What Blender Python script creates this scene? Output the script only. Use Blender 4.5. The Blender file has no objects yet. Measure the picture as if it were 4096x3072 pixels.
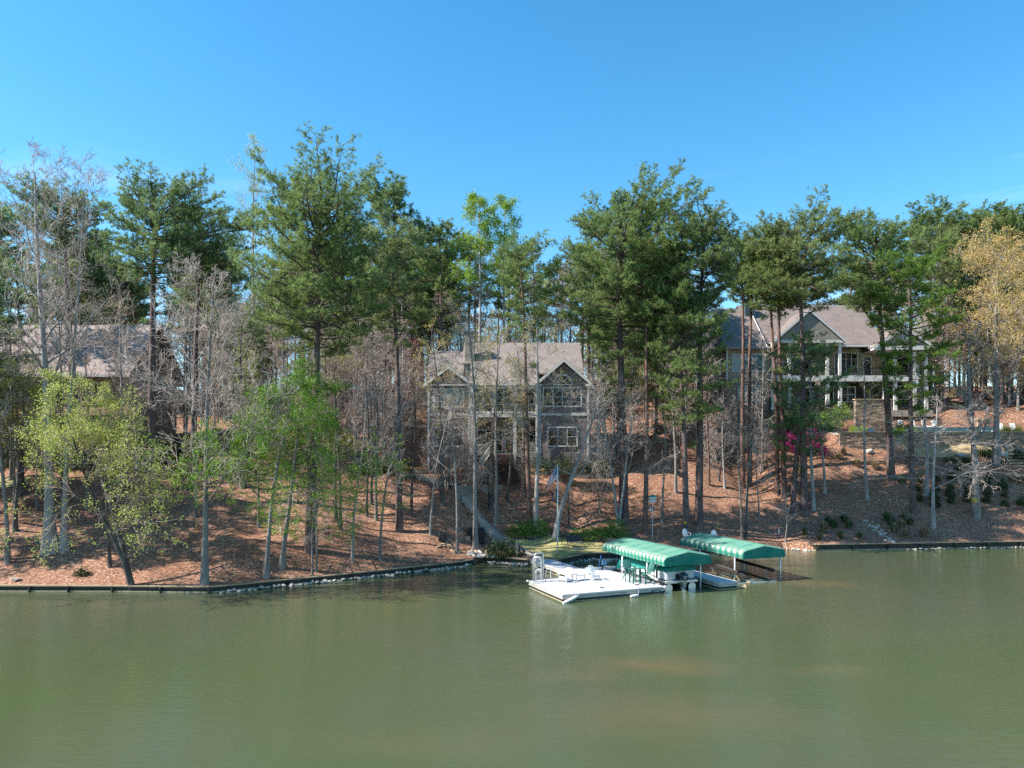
import bpy, math, random
import numpy as np
from mathutils import Vector, Matrix
R = math.radians
scene = bpy.context.scene
COL = scene.collection

# ------------------------------------------------------------------ camera
F, HZ, CH = 2950.0, 1795.0, 9.7        # focal length and horizon row in photograph pixels, eye height above the lake
cd = bpy.data.cameras.new('camera'); cam = bpy.data.objects.new('camera', cd); COL.objects.link(cam)
cam.location = (0, 0, CH); cam.rotation_euler = (R(90), 0, 0)
cd.sensor_width = 36; cd.lens = 36 * F / 4096; cd.shift_y = (HZ - 1536) / 4096
cd.clip_start = 0.5; cd.clip_end = 6000
scene.camera = cam

# ------------------------------------------------------------------ sky, sun, exposure
SUN_EL = R(43); SUN_AZ = math.atan2(-0.98, -0.17)         # sun to the left of the picture
sdir = Vector((math.sin(SUN_AZ) * math.cos(SUN_EL), math.cos(SUN_AZ) * math.cos(SUN_EL), math.sin(SUN_EL)))
w = bpy.data.worlds.new('World'); scene.world = w; w.use_nodes = True
nt = w.node_tree; nt.nodes.clear()
out = nt.nodes.new('ShaderNodeOutputWorld'); bg = nt.nodes.new('ShaderNodeBackground')
sky = nt.nodes.new('ShaderNodeTexSky'); sky.sky_type = 'NISHITA'; sky.sun_disc = False
sky.sun_elevation = SUN_EL; sky.sun_rotation = SUN_AZ
sky.air_density = 1.0; sky.dust_density = 0.25; sky.ozone_density = 3.0
hs = nt.nodes.new('ShaderNodeHueSaturation'); hs.inputs['Saturation'].default_value = 1.3; hs.inputs['Hue'].default_value = 0.487
tc = nt.nodes.new('ShaderNodeTexCoord'); mp = nt.nodes.new('ShaderNodeMapping')
mp.inputs['Scale'].default_value = (1.6, 1.6, 9.0); mp.inputs['Rotation'].default_value = (0, R(-8), 0)
nz = nt.nodes.new('ShaderNodeTexNoise'); nz.inputs['Scale'].default_value = 1.7; nz.inputs['Detail'].default_value = 7; nz.inputs['Roughness'].default_value = 0.62
cr = nt.nodes.new('ShaderNodeValToRGB'); cr.color_ramp.elements[0].position = 0.50; cr.color_ramp.elements[1].position = 0.92
cr.color_ramp.elements[1].color = (0.5, 0.5, 0.5, 1)
mx = nt.nodes.new('ShaderNodeMix'); mx.data_type = 'RGBA'; mx.inputs[7].default_value = (7.2, 7.6, 8.2, 1)
L = nt.links.new
L(tc.outputs['Generated'], mp.inputs['Vector']); L(mp.outputs['Vector'], nz.inputs['Vector']); L(nz.outputs['Fac'], cr.inputs['Fac'])
L(sky.outputs['Color'], hs.inputs['Color']); L(hs.outputs['Color'], mx.inputs[6]); L(cr.outputs['Color'], mx.inputs[0])
sz = nt.nodes.new('ShaderNodeSeparateXYZ'); L(tc.outputs['Generated'], sz.inputs['Vector'])
mr = nt.nodes.new('ShaderNodeMapRange'); mr.inputs['From Min'].default_value = 0.36; mr.inputs['From Max'].default_value = 0.24; L(sz.outputs['Z'], mr.inputs['Value'])   # thin cirrus keeps to the lower sky
mm = nt.nodes.new('ShaderNodeMath'); mm.operation = 'MULTIPLY'; L(cr.outputs['Color'], mm.inputs[0]); L(mr.outputs['Result'], mm.inputs[1]); L(mm.outputs['Value'], mx.inputs[0])
L(mx.outputs[2], bg.inputs['Color']); bg.inputs['Strength'].default_value = 0.120; L(bg.outputs['Background'], out.inputs['Surface'])
sl = bpy.data.lights.new('sun', 'SUN'); sun = bpy.data.objects.new('sun', sl); COL.objects.link(sun)
sl.energy = 5.0; sl.angle = R(0.55); sl.color = (1.0, 0.94, 0.86)
sun.rotation_euler = sdir.to_track_quat('Z', 'Y').to_euler(); sun.location = (-60, 0, 60)
vs = scene.view_settings; vs.view_transform = 'Standard'; vs.look = 'None'; vs.gamma = 1; vs.exposure = 1.15; vs.use_curve_mapping = False
scene.cycles.use_denoising = False; scene.cycles.max_bounces = 7; scene.cycles.diffuse_bounces = 5; scene.cycles.glossy_bounces = 3; scene.cycles.transmission_bounces = 3
scene.cycles.transparent_max_bounces = 4; scene.cycles.caustics_reflective = False; scene.cycles.caustics_refractive = False

# ------------------------------------------------------------------ materials
def nodes(name):
    m = bpy.data.materials.new(name); m.use_nodes = True
    return m, m.node_tree, m.node_tree.nodes['Principled BSDF']
def setp(b, rough=0.8, metallic=0.0, spec=0.4):
    b.inputs['Roughness'].default_value = rough; b.inputs['Metallic'].default_value = metallic
    b.inputs['Specular IOR Level'].default_value = spec
def mixc(t, fac, a, b, mode='MIX'):
    n = t.nodes.new('ShaderNodeMix'); n.data_type = 'RGBA'; n.blend_type = mode
    for s, v in ((0, fac), (6, a), (7, b)):
        if isinstance(v, (int, float)): n.inputs[s].default_value = v
        elif isinstance(v, tuple): n.inputs[s].default_value = (*v[:3], 1)
        else: t.links.new(v, n.inputs[s])
    return n.outputs[2]
def noise(t, scale, detail=4, rough=0.6, vec=None, dist=0.0):
    n = t.nodes.new('ShaderNodeTexNoise'); n.inputs['Scale'].default_value = scale
    n.inputs['Detail'].default_value = detail; n.inputs['Roughness'].default_value = rough; n.inputs['Distortion'].default_value = dist
    if vec is not None: t.links.new(vec, n.inputs['Vector'])
    return n.outputs['Fac']
def coord(t, kind='Object', scale=(1, 1, 1), rot=(0, 0, 0)):
    c = t.nodes.new('ShaderNodeTexCoord'); m = t.nodes.new('ShaderNodeMapping')
    m.inputs['Scale'].default_value = scale; m.inputs['Rotation'].default_value = rot
    t.links.new(c.outputs[kind], m.inputs['Vector']); return m.outputs['Vector']
def wcoord(t, scale=(1, 1, 1)):
    g = t.nodes.new('ShaderNodeNewGeometry'); m = t.nodes.new('ShaderNodeMapping'); m.inputs['Scale'].default_value = scale
    t.links.new(g.outputs['Position'], m.inputs['Vector']); return m.outputs['Vector']
def ramp(t, fac, stops):
    n = t.nodes.new('ShaderNodeValToRGB'); e = n.color_ramp.elements
    while len(e) < len(stops): e.new(0.5)
    for i, (p, c) in enumerate(stops):
        e[i].position = p; e[i].color = (*c, 1) if isinstance(c, tuple) else (c, c, c, 1)
    t.links.new(fac, n.inputs['Fac']); return n.outputs['Color']
def bump(t, b, h, strength=0.4, dist=0.05):
    n = t.nodes.new('ShaderNodeBump'); n.inputs['Strength'].default_value = strength; n.inputs['Distance'].default_value = dist
    t.links.new(h, n.inputs['Height']); t.links.new(n.outputs['Normal'], b.inputs['Normal'])
def sc(c, k): return tuple(min(1, x * k) for x in c)
def M_plain(name, c, rough=0.7, var=0.25, scale=4.0, metallic=0.0, spec=0.4, bmp=0.0, stretch=(1, 1, 1)):
    m, t, b = nodes(name); setp(b, rough, metallic, spec)
    v = coord(t, 'Object', stretch); f = noise(t, scale, 5, 0.65, v)
    t.links.new(ramp(t, f, [(0.3, sc(c, 1 - var)), (0.7, sc(c, 1 + var))]), b.inputs['Base Color'])
    if bmp: bump(t, b, f, bmp, 0.02)
    return m
def M_leaf(name, lo, hi, transl=0.35, rough=0.55):
    """foliage: colour varies from leaf cluster to leaf cluster through the 'tint' attribute; thin leaves let light through"""
    m, t, b = nodes(name); setp(b, rough, 0, 0.35)
    a = t.nodes.new('ShaderNodeAttribute'); a.attribute_name = 'tint'
    mid = tuple((x + y) / 2 for x, y in zip(lo, hi))
    c = ramp(t, a.outputs['Fac'], [(0.0, lo), (0.5, mid), (1.0, hi)])
    t.links.new(c, b.inputs['Base Color'])
    tr = t.nodes.new('ShaderNodeBsdfTranslucent'); t.links.new(c, tr.inputs['Color'])
    mi = t.nodes.new('ShaderNodeMixShader'); mi.inputs['Fac'].default_value = transl
    o = t.nodes['Material Output']
    t.links.new(b.outputs['BSDF'], mi.inputs[1]); t.links.new(tr.outputs['BSDF'], mi.inputs[2]); t.links.new(mi.outputs['Shader'], o.inputs['Surface'])
    return m
def M_bark(name, c, c2, scale=6, bmp=0.9):
    m, t, b = nodes(name); setp(b, 0.9, 0, 0.2)
    v = coord(t, 'Object', (1, 1, 0.22)); f = noise(t, scale, 6, 0.7, v, 0.6)
    f2 = noise(t, 1.1, 4, 0.6, coord(t, 'Object'))
    col = ramp(t, f, [(0.32, sc(c, 0.45)), (0.52, c), (0.75, sc(c, 1.5))])
    t.links.new(mixc(t, ramp(t, f2, [(0.45, 0.0), (0.68, 0.75)]), col, c2), b.inputs['Base Color'])
    bump(t, b, f, bmp, 0.06)
    return m
def M_siding(name, c, pitch, rows=True, brick=False, joint=0.55):
    m, t, b = nodes(name); setp(b, 0.75, 0, 0.3)
    g = t.nodes.new('ShaderNodeNewGeometry'); s = t.nodes.new('ShaderNodeSeparateXYZ'); t.links.new(g.outputs['Position'], s.inputs['Vector'])
    ad = t.nodes.new('ShaderNodeMath'); ad.operation = 'ADD'; t.links.new(s.outputs['X'], ad.inputs[0]); t.links.new(s.outputs['Y'], ad.inputs[1])
    cb = t.nodes.new('ShaderNodeCombineXYZ'); t.links.new(ad.outputs['Value'], cb.inputs['X']); t.links.new(s.outputs['Z'], cb.inputs['Y'])
    br = t.nodes.new('ShaderNodeTexBrick'); t.links.new(cb.outputs['Vector'], br.inputs['Vector'])
    br.inputs['Scale'].default_value = 1.0; br.inputs['Row Height'].default_value = pitch
    br.inputs['Brick Width'].default_value = pitch * (1.3 if brick else 26); br.inputs['Mortar Size'].default_value = pitch * 0.07
    br.inputs['Color1'].default_value = (*sc(c, 0.86), 1); br.inputs['Color2'].default_value = (*sc(c, 1.12), 1); br.inputs['Mortar'].default_value = (*sc(c, joint), 1)
    f = noise(t, 0.9, 5, 0.6, wcoord(t))
    t.links.new(mixc(t, 0.5, br.outputs['Color'], ramp(t, f, [(0.3, 0.35), (0.7, 0.65)]), 'OVERLAY'), b.inputs['Base Color'])
    fr = t.nodes.new('ShaderNodeMath'); fr.operation = 'FRACT'; dv = t.nodes.new('ShaderNodeMath'); dv.operation = 'DIVIDE'
    t.links.new(s.outputs['Z'], dv.inputs[0]); dv.inputs[1].default_value = pitch; t.links.new(dv.outputs['Value'], fr.inputs[0])
    n = t.nodes.new('ShaderNodeBump'); n.invert = True; n.inputs['Strength'].default_value = 0.6; n.inputs['Distance'].default_value = 0.02
    t.links.new(fr.outputs['Value'], n.inputs['Height']); t.links.new(n.outputs['Normal'], b.inputs['Normal'])
    return m

M = {}
M['pine_bark'] = M_bark('pine_bark', (0.12, 0.085, 0.078), (0.2, 0.15, 0.135), 5)
M['red_bark'] = M_bark('red_bark', (0.15, 0.088, 0.07), (0.22, 0.15, 0.13), 5)
M['grey_bark'] = M_bark('grey_bark', (0.21, 0.185, 0.17), (0.27, 0.27, 0.25), 3.5, 0.5)
M['pale_bark'] = M_bark('pale_bark', (0.33, 0.30, 0.28), (0.24, 0.25, 0.24), 3.0, 0.3)
M['dark_bark'] = M_bark('dark_bark', (0.1, 0.085, 0.075), (0.19, 0.18, 0.165), 4.0, 0.8)
M['twig'] = M_plain('twig', (0.35, 0.265, 0.21), 0.85, 0.35, 1.5)
M['pale_twig'] = M_plain('pale_twig', (0.39, 0.33, 0.29), 0.85, 0.3, 1.5)
M['needle'] = M_leaf('needle', (0.078, 0.128, 0.038), (0.36, 0.465, 0.155), 0.54)
M['needle_blue'] = M_leaf('needle_blue', (0.07, 0.125, 0.05), (0.32, 0.43, 0.165), 0.52)
M['needle_olive'] = M_leaf('needle_olive', (0.09, 0.13, 0.042), (0.38, 0.45, 0.17), 0.52)
M['needle_bright'] = M_leaf('needle_bright', (0.06, 0.13, 0.02), (0.22, 0.34, 0.05), 0.40)
M['leaf_lime'] = M_leaf('leaf_lime', (0.27, 0.34, 0.06), (0.52, 0.56, 0.15), 0.45)
M['leaf_spring'] = M_leaf('leaf_spring', (0.09, 0.22, 0.015), (0.25, 0.42, 0.04), 0.45)
M['leaf_yellow'] = M_leaf('leaf_yellow', (0.36, 0.34, 0.05), (0.5, 0.46, 0.12), 0.45)
M['leaf_orange'] = M_leaf('leaf_orange', (0.42, 0.29, 0.08), (0.66, 0.50, 0.21), 0.45)
M['leaf_dark'] = M_leaf('leaf_dark', (0.014, 0.032, 0.012), (0.06, 0.10, 0.025), 0.2)
M['leaf_green'] = M_leaf('leaf_green', (0.06, 0.14, 0.02), (0.24, 0.37, 0.07), 0.35)
M['leaf_vivid'] = M_leaf('leaf_vivid', (0.12, 0.25, 0.015), (0.33, 0.45, 0.03), 0.4)
M['leaf_olive'] = M_leaf('leaf_olive', (0.08, 0.085, 0.03), (0.2, 0.19, 0.07), 0.3)
M['azalea'] = M_leaf('azalea', (0.13, 0.012, 0.055), (0.36, 0.035, 0.17), 0.3)
M['red_leaf'] = M_leaf('red_leaf', (0.08, 0.014, 0.015), (0.2, 0.035, 0.04), 0.35)
M['blossom'] = M_leaf('blossom', (0.45, 0.5, 0.35), (0.75, 0.76, 0.62), 0.3)
M['straw'] = M_leaf('straw', (0.22, 0.16, 0.09), (0.40, 0.31, 0.19), 0.25)
M['grass_tuft'] = M_leaf('grass_tuft', (0.05, 0.09, 0.03), (0.17, 0.2, 0.09), 0.25)

def make_ground_mat():
    m, t, b = nodes('leaf_litter'); setp(b, 0.95, 0, 0.1)
    v = wcoord(t)
    vo = t.nodes.new('ShaderNodeTexVoronoi'); vo.inputs['Scale'].default_value = 10.0; vo.inputs['Randomness'].default_value = 1
    dn = t.nodes.new('ShaderNodeTexNoise'); dn.inputs['Scale'].default_value = 5; t.links.new(v, dn.inputs['Vector'])
    ml = t.nodes.new('ShaderNodeMix'); ml.data_type = 'VECTOR'; ml.inputs[0].default_value = 0.06
    t.links.new(v, ml.inputs[4]); t.links.new(dn.outputs['Color'], ml.inputs[5]); t.links.new(ml.outputs[1], vo.inputs['Vector'])
    sx = t.nodes.new('ShaderNodeSeparateColor'); t.links.new(vo.outputs['Color'], sx.inputs['Color'])
    cell = ramp(t, sx.outputs['Red'], [(0.0, (0.10, 0.044, 0.026)), (0.4, (0.23, 0.115, 0.07)), (0.75, (0.35, 0.195, 0.128)), (0.95, (0.58, 0.385, 0.28))])
    f = noise(t, 0.35, 5, 0.6, v); f2 = noise(t, 2.2, 4, 0.7, v)
    c = mixc(t, ramp(t, f, [(0.35, 0.0), (0.7, 0.5)]), cell, (0.185, 0.08, 0.046))
    c = mixc(t, ramp(t, f2, [(0.35, 0.0), (0.75, 0.6)]), c, (0.31, 0.175, 0.117))
    f3 = noise(t, 0.12, 3, 0.5, v)
    c = mixc(t, ramp(t, f3, [(0.56, 0.0), (0.72, 0.45)]), c, (0.135, 0.06, 0.036))
    t.links.new(c, b.inputs['Base Color'])
    ad = t.nodes.new('ShaderNodeMath'); ad.operation = 'ADD'; t.links.new(sx.outputs['Green'], ad.inputs[0]); t.links.new(f2, ad.inputs[1])
    bump(t, b, ad.outputs['Value'], 0.75, 0.09)
    return m
M['ground'] = make_ground_mat()
def make_lawn_mat():
    m, t, b = nodes('dry_lawn'); setp(b, 0.95, 0, 0.1); v = wcoord(t)
    f = noise(t, 0.6, 5, 0.65, v); f2 = noise(t, 9, 4, 0.7, v)
    c = mixc(t, ramp(t, f, [(0.35, 0.0), (0.65, 1.0)]), (0.34, 0.29, 0.13), (0.24, 0.25, 0.075))
    c = mixc(t, ramp(t, f2, [(0.3, 0.0), (0.7, 0.5)]), c, (0.42, 0.36, 0.2))
    t.links.new(c, b.inputs['Base Color']); bump(t, b, f2, 0.6, 0.03); return m
M['lawn'] = make_lawn_mat()
M['tan_lawn'] = M_plain('tan_lawn', (0.36, 0.27, 0.15), 0.95, 0.2, 1.2, bmp=0.4)
def make_water_mat():
    m, t, b = nodes('lake_water'); v = wcoord(t)
    setp(b, 0.045, 0, 0.5); b.inputs['IOR'].default_value = 1.33
    f = noise(t, 0.05, 3, 0.5, v)
    c = mixc(t, ramp(t, f, [(0.35, 0.0), (0.65, 1.0)]), (0.059, 0.080, 0.033), (0.068, 0.078, 0.046))
    # clouds of stirred-up silt in the shallows: (x, y, half-length, half-depth, strength)
    g = t.nodes.new('ShaderNodeNewGeometry')
    nv = t.nodes.new('ShaderNodeTexNoise'); nv.inputs['Scale'].default_value = 0.45; nv.inputs['Detail'].default_value = 4; t.links.new(v, nv.inputs['Vector'])
    sub = t.nodes.new('ShaderNodeVectorMath'); sub.operation = 'MULTIPLY_ADD'; sub.inputs[1].default_value = (3, 3, 0); sub.inputs[2].default_value = (-1.5, -1.5, 0)
    t.links.new(nv.outputs['Color'], sub.inputs[0])
    ap = t.nodes.new('ShaderNodeVectorMath'); ap.operation = 'ADD'; t.links.new(g.outputs['Position'], ap.inputs[0]); t.links.new(sub.outputs['Vector'], ap.inputs[1])
    for (x, y, a, d, s) in [(6.6, 33, 4.2, 2.0, 0.75), (3.0, 31.6, 2.6, 1.2, 0.35), (14.0, 32.2, 2.4, 1.1, 0.45), (6.0, 26.8, 6.5, 3.0, 0.5),
                            (15.5, 58.5, 9.0, 4.5, 0.9), (22.5, 53.0, 3.0, 2.5, 0.8), (-3, 24.5, 6, 2.0, 0.25)]:
        s1 = t.nodes.new('ShaderNodeVectorMath'); s1.operation = 'SUBTRACT'; s1.inputs[1].default_value = (x, y, 0); t.links.new(ap.outputs['Vector'], s1.inputs[0])
        s2 = t.nodes.new('ShaderNodeVectorMath'); s2.operation = 'MULTIPLY'; s2.inputs[1].default_value = (1 / a, 1 / d, 0); t.links.new(s1.outputs['Vector'], s2.inputs[0])
        s3 = t.nodes.new('ShaderNodeVectorMath'); s3.operation = 'LENGTH'; t.links.new(s2.outputs['Vector'], s3.inputs[0])
        c = mixc(t, ramp(t, s3.outputs['Value'], [(0.0, s), (1.0, 0.0)]), c, (0.115, 0.095, 0.047))
    t.links.new(c, b.inputs['Base Color'])
    r1 = noise(t, 1.0, 4, 0.6, wcoord(t, (1.3, 3.4, 1))); r2 = noise(t, 1.0, 3, 0.6, wcoord(t, (6.5, 11, 1)))
    r3 = noise(t, 1.0, 2, 0.5, wcoord(t, (0.22, 0.5, 1)))
    ad = t.nodes.new('ShaderNodeMath'); ad.operation = 'MULTIPLY_ADD'; ad.inputs[1].default_value = 0.18; t.links.new(r2, ad.inputs[0]); t.links.new(r1, ad.inputs[2])
    ml = t.nodes.new('ShaderNodeMath'); ml.operation = 'MULTIPLY'; t.links.new(ad.outputs['Value'], ml.inputs[0])
    t.links.new(ramp(t, r3, [(0.3, 0.55), (0.7, 1.0)]), ml.inputs[1])
    bump(t, b, ml.outputs['Value'], 0.42, 0.08); return m
M['water'] = make_water_mat()

M['concrete'] = M_plain('concrete', (0.33, 0.28, 0.235), 0.9, 0.16, 2.2, bmp=0.2)
M['timber'] = M_plain('timber', (0.31, 0.24, 0.155), 0.9, 0.35, 3.0, bmp=0.4, stretch=(0.4, 3, 3))
M['wet_timber'] = M_plain('wet_timber', (0.035, 0.03, 0.024), 0.6, 0.45, 3.0, bmp=0.4)
M['grey_timber'] = M_plain('grey_timber', (0.27, 0.235, 0.20), 0.9, 0.3, 3.0, bmp=0.4, stretch=(0.5, 3, 3))
M['stain_timber'] = M_plain('stain_timber', (0.05, 0.028, 0.025), 0.8, 0.3, 3.0, bmp=0.3)
M['deck_board'] = M_plain('deck_board', (0.50, 0.50, 0.51), 0.75, 0.06, 1.5)
M['deck_edge'] = M_plain('deck_edge', (0.42, 0.40, 0.36), 0.85, 0.25, 3.0, bmp=0.3, stretch=(0.4, 1, 3))
M['float'] = M_plain('float', (0.014, 0.016, 0.016), 0.55, 0.5, 2.0)
M['waterline'] = M_plain('waterline', (0.34, 0.30, 0.19), 0.8, 0.3, 4.0)
M['white'] = M_plain('white', (0.72, 0.71, 0.69), 0.5, 0.04, 2.0)
M['trim'] = M_plain('trim', (0.66, 0.64, 0.61), 0.6, 0.05, 1.5)
M['metal'] = M_plain('metal', (0.62, 0.62, 0.62), 0.32, 0.08, 3.0, metallic=0.85)
M['alu_tube'] = M_plain('alu_tube', (0.72, 0.72, 0.72), 0.4, 0.06, 3.0, metallic=0.3)
M['black_metal'] = M_plain('black_metal', (0.018, 0.017, 0.017), 0.5, 0.3, 4.0)
M['black_plastic'] = M_plain('black_plastic', (0.012, 0.012, 0.013), 0.55, 0.3, 4.0)
M['engine'] = M_plain('engine', (0.035, 0.045, 0.055), 0.25, 0.12, 4.0, spec=0.6)
M['green_paint'] = M_plain('green_paint', (0.035, 0.13, 0.105), 0.5, 0.15, 4.0)
M['teal_cover'] = M_plain('teal_cover', (0.012, 0.20, 0.165), 0.8, 0.16, 3.0, bmp=0.3)
M['vinyl'] = M_plain('vinyl', (0.55, 0.56, 0.57), 0.45, 0.05, 2.0)
M['beige_plastic'] = M_plain('beige_plastic', (0.50, 0.42, 0.34), 0.6, 0.08, 3.0)
M['carpet'] = M_plain('carpet', (0.035, 0.026, 0.02), 0.95, 0.4, 5.0)
M['yellow'] = M_plain('yellow', (0.62, 0.43, 0.02), 0.6, 0.1, 4.0)
M['blue_box'] = M_plain('blue_box', (0.10, 0.24, 0.42), 0.5, 0.1, 4.0)
M['blue_paint'] = M_plain('blue_paint', (0.05, 0.2, 0.45), 0.5, 0.1, 4.0)
M['stone'] = M_plain('stone', (0.36, 0.31, 0.26), 0.9, 0.3, 3.0, bmp=0.5)
M['boulder'] = M_plain('boulder', (0.40, 0.365, 0.32), 0.9, 0.22, 3.0, bmp=0.5)
M['tan_boulder'] = M_plain('tan_boulder', (0.40, 0.28, 0.17), 0.9, 0.25, 3.0, bmp=0.5)
M['wall_stone_a'] = M_plain('wall_stone_a', (0.38, 0.27, 0.20), 0.9, 0.3, 3.0, bmp=0.5)
M['wall_stone_b'] = M_plain('wall_stone_b', (0.26, 0.19, 0.155), 0.9, 0.3, 3.0, bmp=0.5)
M['wall_stone_c'] = M_plain('wall_stone_c', (0.46, 0.34, 0.24), 0.9, 0.3, 3.0, bmp=0.5)
M['mortar'] = M_plain('mortar', (0.15, 0.125, 0.105), 0.95, 0.3, 3.0)
M['siding_mauve'] = M_siding('siding_mauve', (0.25, 0.192, 0.185), 0.17)
M['stucco_mauve'] = M_plain('stucco_mauve', (0.24, 0.182, 0.172), 0.9, 0.12, 1.2, bmp=0.3)
M['shingle_tan'] = M_siding('shingle_tan', (0.40, 0.315, 0.235), 0.19, brick=True, joint=0.7)
M['siding_sage'] = M_siding('siding_sage', (0.30, 0.275, 0.23), 0.19, brick=True, joint=0.7)
M['siding_taupe'] = M_siding('siding_taupe', (0.27, 0.225, 0.19), 0.2)
M['roof_grey'] = M_siding('roof_grey', (0.225, 0.19, 0.17), 0.115, brick=True, joint=0.6)
M['roof_brown'] = M_siding('roof_brown', (0.205, 0.165, 0.145), 0.13, brick=True, joint=0.6)
M['roof_taupe'] = M_siding('roof_taupe', (0.28, 0.22, 0.195), 0.13, brick=True, joint=0.6)
M['brown_wall'] = M_plain('brown_wall', (0.155, 0.092, 0.066), 0.9, 0.2, 1.3, bmp=0.2)
M['interior'] = M_plain('interior', (0.03, 0.026, 0.024), 0.9, 0.3, 1.0)
M['teal_tile'] = M_plain('teal_tile', (0.05, 0.14, 0.17), 0.25, 0.3, 3.0)
M['dark_trim'] = M_plain('dark_trim', (0.045, 0.075, 0.08), 0.7, 0.2, 2.0)
def make_glass():
    m, t, b = nodes('window_glass'); setp(b, 0.02, 0, 0.28); b.inputs['IOR'].default_value = 1.45
    f = noise(t, 0.8, 3, 0.6, wcoord(t))
    t.links.new(ramp(t, f, [(0.35, (0.006, 0.006, 0.006)), (0.7, (0.03, 0.028, 0.024))]), b.inputs['Base Color'])
    bump(t, b, noise(t, 0.5, 2, 0.5, wcoord(t)), 0.05, 0.05); return m
M['glass'] = make_glass()
M['blind_glass'] = M_plain('blind_glass', (0.10, 0.16, 0.165), 0.06, 0.2, 1.5, spec=0.8)
def make_canopy_mat():
    m, t, b = nodes('canopy_fabric'); setp(b, 0.8, 0, 0.25)
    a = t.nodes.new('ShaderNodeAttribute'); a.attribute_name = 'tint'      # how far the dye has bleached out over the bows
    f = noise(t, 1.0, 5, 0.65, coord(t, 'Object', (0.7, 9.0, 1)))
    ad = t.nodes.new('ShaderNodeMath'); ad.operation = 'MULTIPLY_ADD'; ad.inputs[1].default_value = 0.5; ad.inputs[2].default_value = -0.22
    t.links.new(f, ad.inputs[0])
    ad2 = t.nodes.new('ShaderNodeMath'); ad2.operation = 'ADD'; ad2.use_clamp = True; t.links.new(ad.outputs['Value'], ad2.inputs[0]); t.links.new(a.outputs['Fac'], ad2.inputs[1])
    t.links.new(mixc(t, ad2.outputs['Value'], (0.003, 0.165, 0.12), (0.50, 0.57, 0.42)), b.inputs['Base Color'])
    bump(t, b, f, 0.15, 0.02)
    return m
M['canopy'] = make_canopy_mat()
M['flag_red'] = M_plain('flag_red', (0.42, 0.02, 0.035), 0.8, 0.1)
M['flag_white'] = M_plain('flag_white', (0.78, 0.76, 0.74), 0.8, 0.05)
M['flag_blue'] = M_plain('flag_blue', (0.02, 0.045, 0.18), 0.8, 0.1)
M['flag_tan'] = M_plain('flag_tan', (0.55, 0.42, 0.22), 0.8, 0.1)
M['lettering'] = M_plain('lettering', (0.75, 0.76, 0.78), 0.5, 0.03)

# ------------------------------------------------------------------ mesh helpers
def npmesh(name, V, FA, mats=(), tint=None, smooth=False, mi=None):
    V = np.asarray(V, np.float32).reshape(-1, 3); FA = np.asarray(FA, np.int32); k = FA.shape[1]
    me = bpy.data.meshes.new(name); me.vertices.add(len(V)); me.vertices.foreach_set('co', V.ravel())
    me.loops.add(FA.size); me.loops.foreach_set('vertex_index', FA.ravel())
    me.polygons.add(len(FA)); me.polygons.foreach_set('loop_start', np.arange(0, FA.size, k, dtype=np.int32))
    if mi is not None: me.polygons.foreach_set('material_index', np.asarray(mi, np.int32))
    if smooth: me.polygons.foreach_set('use_smooth', np.ones(len(FA), bool))
    me.update(calc_edges=True)
    if tint is not None:
        a = me.attributes.new('tint', 'FLOAT', 'POINT'); a.data.foreach_set('value', np.asarray(tint, np.float32))
    for m in mats: me.materials.append(M[m] if isinstance(m, str) else m)
    return me
def link(name, me, parent=None, loc=(0, 0, 0), rotz=0.0):
    o = bpy.data.objects.new(name, me); COL.objects.link(o); o.location = loc; o.rotation_euler = (0, 0, rotz)
    if parent is not None: o.parent = parent
    return o
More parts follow.
